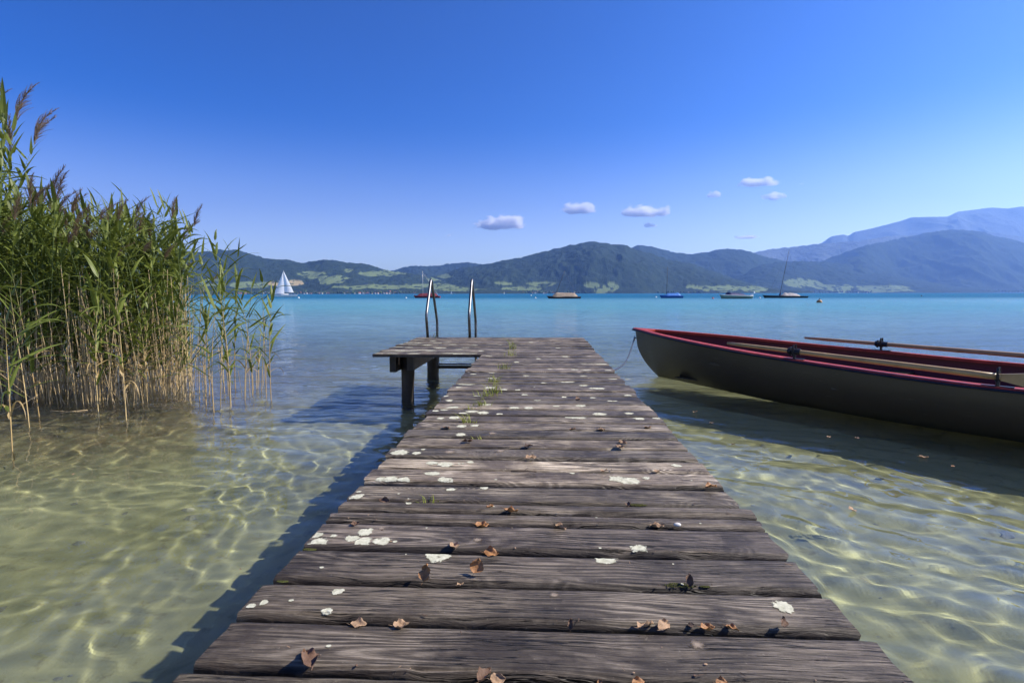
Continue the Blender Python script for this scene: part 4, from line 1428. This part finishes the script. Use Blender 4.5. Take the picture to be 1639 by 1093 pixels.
def leaf_mesh(sd, L, m, curl=1.0):
    r = random.Random(sd); b = MB(); rows = []
    n, k = 12, 9
    c1, c2, tw = r.uniform(.9, 2.0) * curl, r.uniform(-.6, 1.8) * curl, r.uniform(-1.0, 1.0)
    f1, f2 = r.uniform(3, 6), r.uniform(0, 6)
    for i in range(n + 1):
        u = i / n
        w = L * .40 * (math.sin(math.pi * u ** .8) ** .8) * (1 + .14 * r.uniform(-1, 1)) + L * .008
        row = []
        for j in range(k):
            a = (j / (k - 1)) * 2 - 1
            # roll sideways, bend along
            rad = w / max(.2, abs(c1)) * 1.0
            th = a * c1 * .75
            yy_ = rad * math.sin(th) * 1.3; zz_ = rad * (1 - math.cos(th)) * 1.1
            zz_ += L * .025 * r.uniform(-1, 1) + .06 * L * math.sin(a * f1 + i * .9 + f2) * (.3 + abs(a))
            ph = (u - .5) * c2
            x_ = (u - .5) * L * (1 - .12 * abs(c2)); z2 = L * .16 * c2 * (u - .5) ** 2 * 2
            ct, st_ = math.cos(tw * u), math.sin(tw * u)
            row.append((x_, yy_ * ct - zz_ * st_, yy_ * st_ + zz_ * ct + z2))
        rows.append(row)
    b.sheet(rows)
    b.tube([rows[0][4], (rows[0][4][0] - L * .22, rows[0][4][1] + L * .05, rows[0][4][2] + L * .08)], L * .012, 5)
    zmin = min(v_[2] for v_ in b.v)
    b.v = [(x_, y_, z_ - zmin) for x_, y_, z_ in b.v]
    return b


LEAVES = [(493, 1060, 46, 0, 2.2, 'large crumpled brown leaf on the nearest full plank at the left'), (683, 928, 26, 1, 1.3, 'upright folded orange leaf left of the other orange one'),
          (765, 917, 26, 1, 1.0, 'orange leaf curled on the plank, right of the upright folded one'), (574, 1000, 24, 2, .2, 'brown leaf stuck in the second gap, furthest left there'),
          (642, 1002, 28, 2, .4, 'tan leaf caught in the second gap right of another'), (568, 841, 14, 0, .3, 'small brown leaf above the large lichen cluster'),
          (726, 877, 24, 2, 2.0, 'ragged fibrous tan leaf right of the large lichen cluster'), (914, 1003, 15, 0, 1.4, 'small upright leaf in the second gap near the middle'),
          (1034, 1003, 28, 2, .5, 'crumpled leaf in the second gap, left one of a touching pair'), (1062, 1002, 26, 2, .9, 'crumpled leaf in the second gap, right one of a touching pair'),
          (1133, 1006, 24, 1, .1, 'orange brown leaf flat in the second gap right of the pair'), (1172, 1006, 18, 1, -.5, 'narrow orange leaf piece in the second gap'),
          (1252, 1003, 17, 0, 1.5, 'upright brown leaf below the round lichen on the right'), (1103, 934, 18, 0, 1.4, 'upright dark leaf standing in moss in the third gap'),
          (776, 1084, 32, 0, 1.1, 'dark curled leaf at the bottom edge near the middle'), (797, 1092, 26, 2, .2, 'brown leaf beside the dark curled one at the bottom edge'),
          (960, 1092, 12, 1, 1.4, 'small orange leaf tip in the nearest gap'), (1022, 1092, 20, 1, .3, 'orange leaf shred in the nearest gap right of the tip'),
          (1155, 1092, 18, 1, .1, 'flat orange leaf shred in the nearest gap on the right'), (737, 936, 14, 2, .8, 'pale leaf tip poking from the gap between orange leaves'),
          (786, 886, 22, 1, .0, 'thin reddish leaf lying along the gap above the orange leaves'), (818, 821, 24, 1, -.2, 'golden curled leaf in the middle of the split plank'),
          (785, 812, 12, 1, .8, 'small orange leaf up left of the golden curled one'), (772, 842, 22, 1, .1, 'bright orange leaf in the gap below the golden curled one'),
          (896, 845, 22, 2, -.6, 'tan leaf with long stalk in the gap right of the middle'), (1053, 843, 20, 2, .1, 'pale tan leaf in the gap left of a white pebble'),
          (1005, 810, 14, 0, 1.4, 'dark brown leaf casting a shadow right of the middle'), (1138, 782, 18, 1, .2, 'curled orange leaf near the right edge of the deck'),
          (997, 710, 13, 2, -.4, 'upper of two pale leaves standing together'), (992, 717, 13, 2, -.5, 'lower of two pale leaves standing together'),
          (846, 716, 13, 3, .5, 'small black curled leaf in the middle of the deck'), (850, 735, 16, 2, .3, 'tan leaf below the black curled one'),
          (616, 803, 18, 0, -.3, 'brown leaf in the gap near the left edge'), (925, 640, 10, 0, .9, 'reddish leaf on the pale plank where the deck steps'),
          (917, 687, 9, 1, .5, 'small red leaf left of a pink one in the same gap'), (963, 688, 12, 2, .2, 'small pinkish leaf in a gap right of the red one'),
          (1037, 685, 12, 2, .3, 'little tan leaf beside the dark gap at the right edge'), (1052, 755, 12, 2, 1.0, 'small tan leaf in the gap near the right lichen'),
          (967, 756, 12, 2, .7, 'thin tan leaf shred above the greenish lichen'), (748, 709, 16, 0, .1, 'flat dark red leaf left of the middle'),
          (715, 686, 12, 0, -.4, 'small brown leaf at the left among lichens'), (1106, 1001, 10, 3, .3, 'tiny dark crumb of leaf in the second gap')]


def deck_z(x, y):
    pl = find_plank(y)
    return DECK if pl is None else DECK + .003


for i, (px, py, wpx, mi, rz, lab) in enumerate(LEAVES):
    p = on(px, py, DECK)
    L = wpx / 860.0 * p.y * 1.2
    b = leaf_mesh(900 + i * 3, L, M_DL[mi], curl=1.0 if wpx > 13 else .8)
    o = b.build('dry_leaf', M_DL[mi], None, True)
    gap = 'gap' in lab
    o.location = (p.x, p.y, deck_z(p.x, p.y) - (.004 if gap else 0)); o.rotation_euler = (rnd.uniform(-.2, .2), (-1.0 if 'upright' in lab else 0), rz)
    if 'upright' in lab: o.location.z += L * .35
    tag(o, lab, 'leaf', 'dry leaves scattered on the pier')

M_GRASS = reed_mat('grass_blade', (.16, .2, .02), (.42, .42, .08), .35)
M_MOSS = simple('moss', (.07, .075, .012), 1, var=.6, sc=70, bump=.8)
TUFT = [(820, 558, 26, 'tallest tuft of grass in the middle of the platform'), (817, 570, 18, 'grass tuft just in front of the tallest tuft'), (806, 590, 16, 'small grass tuft third from the pier end'),
        (791, 611, 18, 'leafy green weed left of the middle line'), (792, 628, 26, 'wide grass tuft left of the middle line'), (776, 634, 18, 'sparse grass beside the wide tuft'),
        (768, 650, 20, 'thin grass among the lichens'), (748, 676, 22, 'nearest grass tuft among the left lichens'), (752, 655, 12, 'little grass shoot between two lichen patches'),
        (697, 541, 14, 'grass tuft beside the ladder foot'), (692, 805, 14, 'tiny grass sprig in the gap left of the middle'), (760, 703, 10, 'small green sprig by the lichen')]
for i, (px, py, hpx, lab) in enumerate(TUFT):
    p = on(px, py, DECK); h = hpx / 860.0 * p.y * 1.2; r = random.Random(i + 50)
    b = MB()
    for k in range(26 if hpx > 15 else 12):
        a = r.uniform(0, 6.28); o0 = Vector((r.gauss(0, .03), r.gauss(0, .02), 0)); hh = h * r.uniform(.4, 1.1); d = Vector((math.cos(a), math.sin(a), 0)); s_ = Vector((-d.y, d.x, 0)); w = .003
        Ls, Rs = [], []
        for j in range(5):
            u = j / 4; c_ = o0 + d * (hh * .7 * u * u) + Vector((0, 0, hh * (u - .35 * u * u)))
            Ls.append(c_ - s_ * w * (1 - u * .9)); Rs.append(c_ + s_ * w * (1 - u * .9))
        b.strip(Ls, Rs)
    o = b.build('grass_tuft', M_GRASS); o.location = (p.x, p.y, DECK - .008)
    tag(o, lab, 'grass tuft', 'grass tufts growing between the planks')

MOSSES = [(1088, 935, 26, 'green moss cushion in the third gap right of the middle'), (452, 929, 10, 'small moss cushion at the left end of the third plank'), (496, 878, 12, 'moss under the left lichen pair'),
          (1128, 937, 8, 'little moss patch right of the moss cushion'), (970, 697, 10, 'thin moss line in a far gap'), (1020, 807, 16, 'moss smear beside the dark brown leaf')]
for i, (px, py, r_, lab) in enumerate(MOSSES):
    p = on(px, py, DECK); rm = r_ / 860.0 * p.y; r = random.Random(i + 80); b = MB()
    for k in range(200):
        a = r.uniform(0, 6.28); q_ = math.sqrt(r.random()); c_ = (math.cos(a) * q_ * rm, math.sin(a) * q_ * min(rm * .3, .012), 0); s = r.uniform(.0008, .0022)
        b.add([(c_[0] + vx * s, c_[1] + vy * s, vz * s * .8 + .001) for vx, vy, vz in ico_v], ico_f)
    o = b.build('moss_cushion', M_MOSS); o.location = (p.x, p.y, DECK - .003)
    tag(o, lab, 'moss', 'moss growing on the planks')

cb = MB(); M_CR = [M_DL[0], M_DL[2], M_DL[3]]
for k in range(420):
    pl = planks[rnd.randrange(len(planks))]
    if pl[1] < .9 or pl[1] > 6: continue
    x = rnd.uniform(pl[2] + .01, pl[3] - .01); y = pl[0] + rnd.choice((rnd.uniform(.001, .014), rnd.uniform(0, pl[1] - pl[0]))); s_ = rnd.uniform(.0012, .0034)
    cb.cur = rnd.randrange(3)
    if rnd.random() < .3:
        a = rnd.uniform(0, 3.14); l_ = rnd.uniform(.006, .02); cb.tube([(x, y, DECK + .004), (x + l_ * math.cos(a), y + l_ * math.sin(a) * .5, DECK + .006)], .0007, 4)
    else:
        cb.add([(x + vx * s_ * rnd.uniform(.6, 1.6), y + vy * s_, DECK + .003 + vz * s_ * .5) for vx, vy, vz in ico_v], ico_f)
tag(cb.build('litter', M_CR), 'crumbs of dead leaf and bits of twig strewn over the planks', 'litter', kind='stuff')

# pebble, twig and the leaves afloat
M_PEB = simple('pale_pebble', (.6, .58, .54), .7, var=.15, sc=30)
p = on(1084, 843, DECK); b = MB()
b.sheet([[(.009 * math.sin(a) * math.cos(c_) * 1.3, .007 * math.sin(a) * math.sin(c_), .006 * math.cos(a) + .006) for c_ in [2 * math.pi * k / 12 for k in range(13)]] for a in [math.pi * k / 8 for k in range(9)]])
o = b.build('pebble', M_PEB, None, True); o.location = (p.x, p.y, DECK + .001)
tag(o, 'small pale pebble in a gap near the right edge of the deck', 'pebble')
p = on(838, 757, DECK); b = MB(); b.tube([(-.05, .005, .004), (-.02, -.004, .006), (.02, .006, .005), (.05, -.012, .008)], .0018, 5); b.tube([(0, 0, .005), (.015, .02, .012)], .0012, 5)
o = b.build('twig', M_DL[3], None, True); o.location = (p.x, p.y, DECK + .002); tag(o, 'thin dark twig lying on a pale plank near the middle', 'twig')
FLOAT = [(1478, 733, 18, 2, 'pale leaf floating alone in the boat shadow at the right'), (1113, 661, 12, 2, 'greenish leaf afloat in the shadow near the boat bow'), (1139, 678, 10, 2, 'small white leaf afloat below the greenish one'),
         (1174, 712, 10, 0, 'brown leaf afloat just outside the boat shadow'), (1372, 702, 9, 0, 'small brown leaf afloat in the middle of the boat shadow'), (1525, 747, 7, 1, 'tiny orange leaf afloat right of the pale leaf'),
         (1364, 818, 18, 2, 'curled pinkish leaf afloat in the sunlit water on the right'), (1327, 700, 9, 2, 'small tan leaf afloat left in the boat shadow'), (117, 760, 6, 2, 'pale speck of leaf floating in the shallows at the left'),
         (385, 912, 5, 2, 'tiny white leaf afloat in the pier shadow')]
for i, (px, py, wpx, mi, lab) in enumerate(FLOAT):
    p = on(px, py, 0); L = wpx / 860.0 * p.y * .85
    b = leaf_mesh(1500 + i, L, M_DL[mi], .45); o = b.build('floating_leaf', M_DL[mi], None, True); o.location = (p.x, p.y, .004); o.rotation_euler = (0, 0, rnd.uniform(0, 3))
    tag(o, lab, 'leaf', 'leaves floating on the lake')

# stones and sunken leaves on the bottom: uncountable litter
lb = MB(); M_SUNK = [simple('sunken_leaf', (.17, .14, .07), .9, var=.4, sc=20), simple('lake_stone', (.22, .21, .17), .9, var=.4, sc=20)]
for k in range(520):
    side = rnd.random() < .4
    x = rnd.uniform(-6, -.6) if side else rnd.uniform(.6, 6); y = rnd.uniform(.6, 9)
    z = float(bed_z(np.array(x), np.array(y))); s = rnd.uniform(.006, .022) if rnd.random() < .8 else rnd.uniform(.02, .045)
    lb.cur = 1
    lb.add([(x + vx * s * 1.3, y + vy * s, z + vz * s * .5) for vx, vy, vz in ico_v], ico_f)
for k in range(10):
    x = rnd.uniform(-6, 6); y = rnd.uniform(.8, 9); z = float(bed_z(np.array(x), np.array(y))) + .006
    L = rnd.uniform(.02, .05); a = rnd.uniform(0, 6.28); c_, s_ = math.cos(a) * L, math.sin(a) * L; lb.cur = 0
    lb.add([(x - c_, y - s_, z), (x + s_ * .3, y - c_ * .3, z + .008), (x + c_, y + s_, z), (x - s_ * .3, y + c_ * .3, z + .006)], [(0, 1, 2, 3)])
o = lb.build('bottom_litter', M_SUNK); tag(o, 'stones and sunken dark leaves strewn over the lake bottom', 'stones', kind='stuff')
o.cycles.is_caustics_receiver = True

# ================================================================== HAZE
b = MB(); b.box((-12500, -200, -60), (16500, 14200, 2450))
hm = bpy.data.materials.new('haze'); hm.use_nodes = True; ht = hm.node_tree; ht.nodes.clear()
ho = ht.nodes.new('ShaderNodeOutputMaterial'); hv = ht.nodes.new('ShaderNodeVolumePrincipled')
hv.inputs['Density'].default_value = 5.8e-5
hv.inputs['Color'].default_value = (.27, .49, 1.0, 1)
hv.inputs['Anisotropy'].default_value = .45
ht.links.new(hv.outputs[0], ho.inputs['Volume'])
tag(b.build('haze', hm), 'thin blue summer haze over the lake and hills', 'haze', kind='stuff')
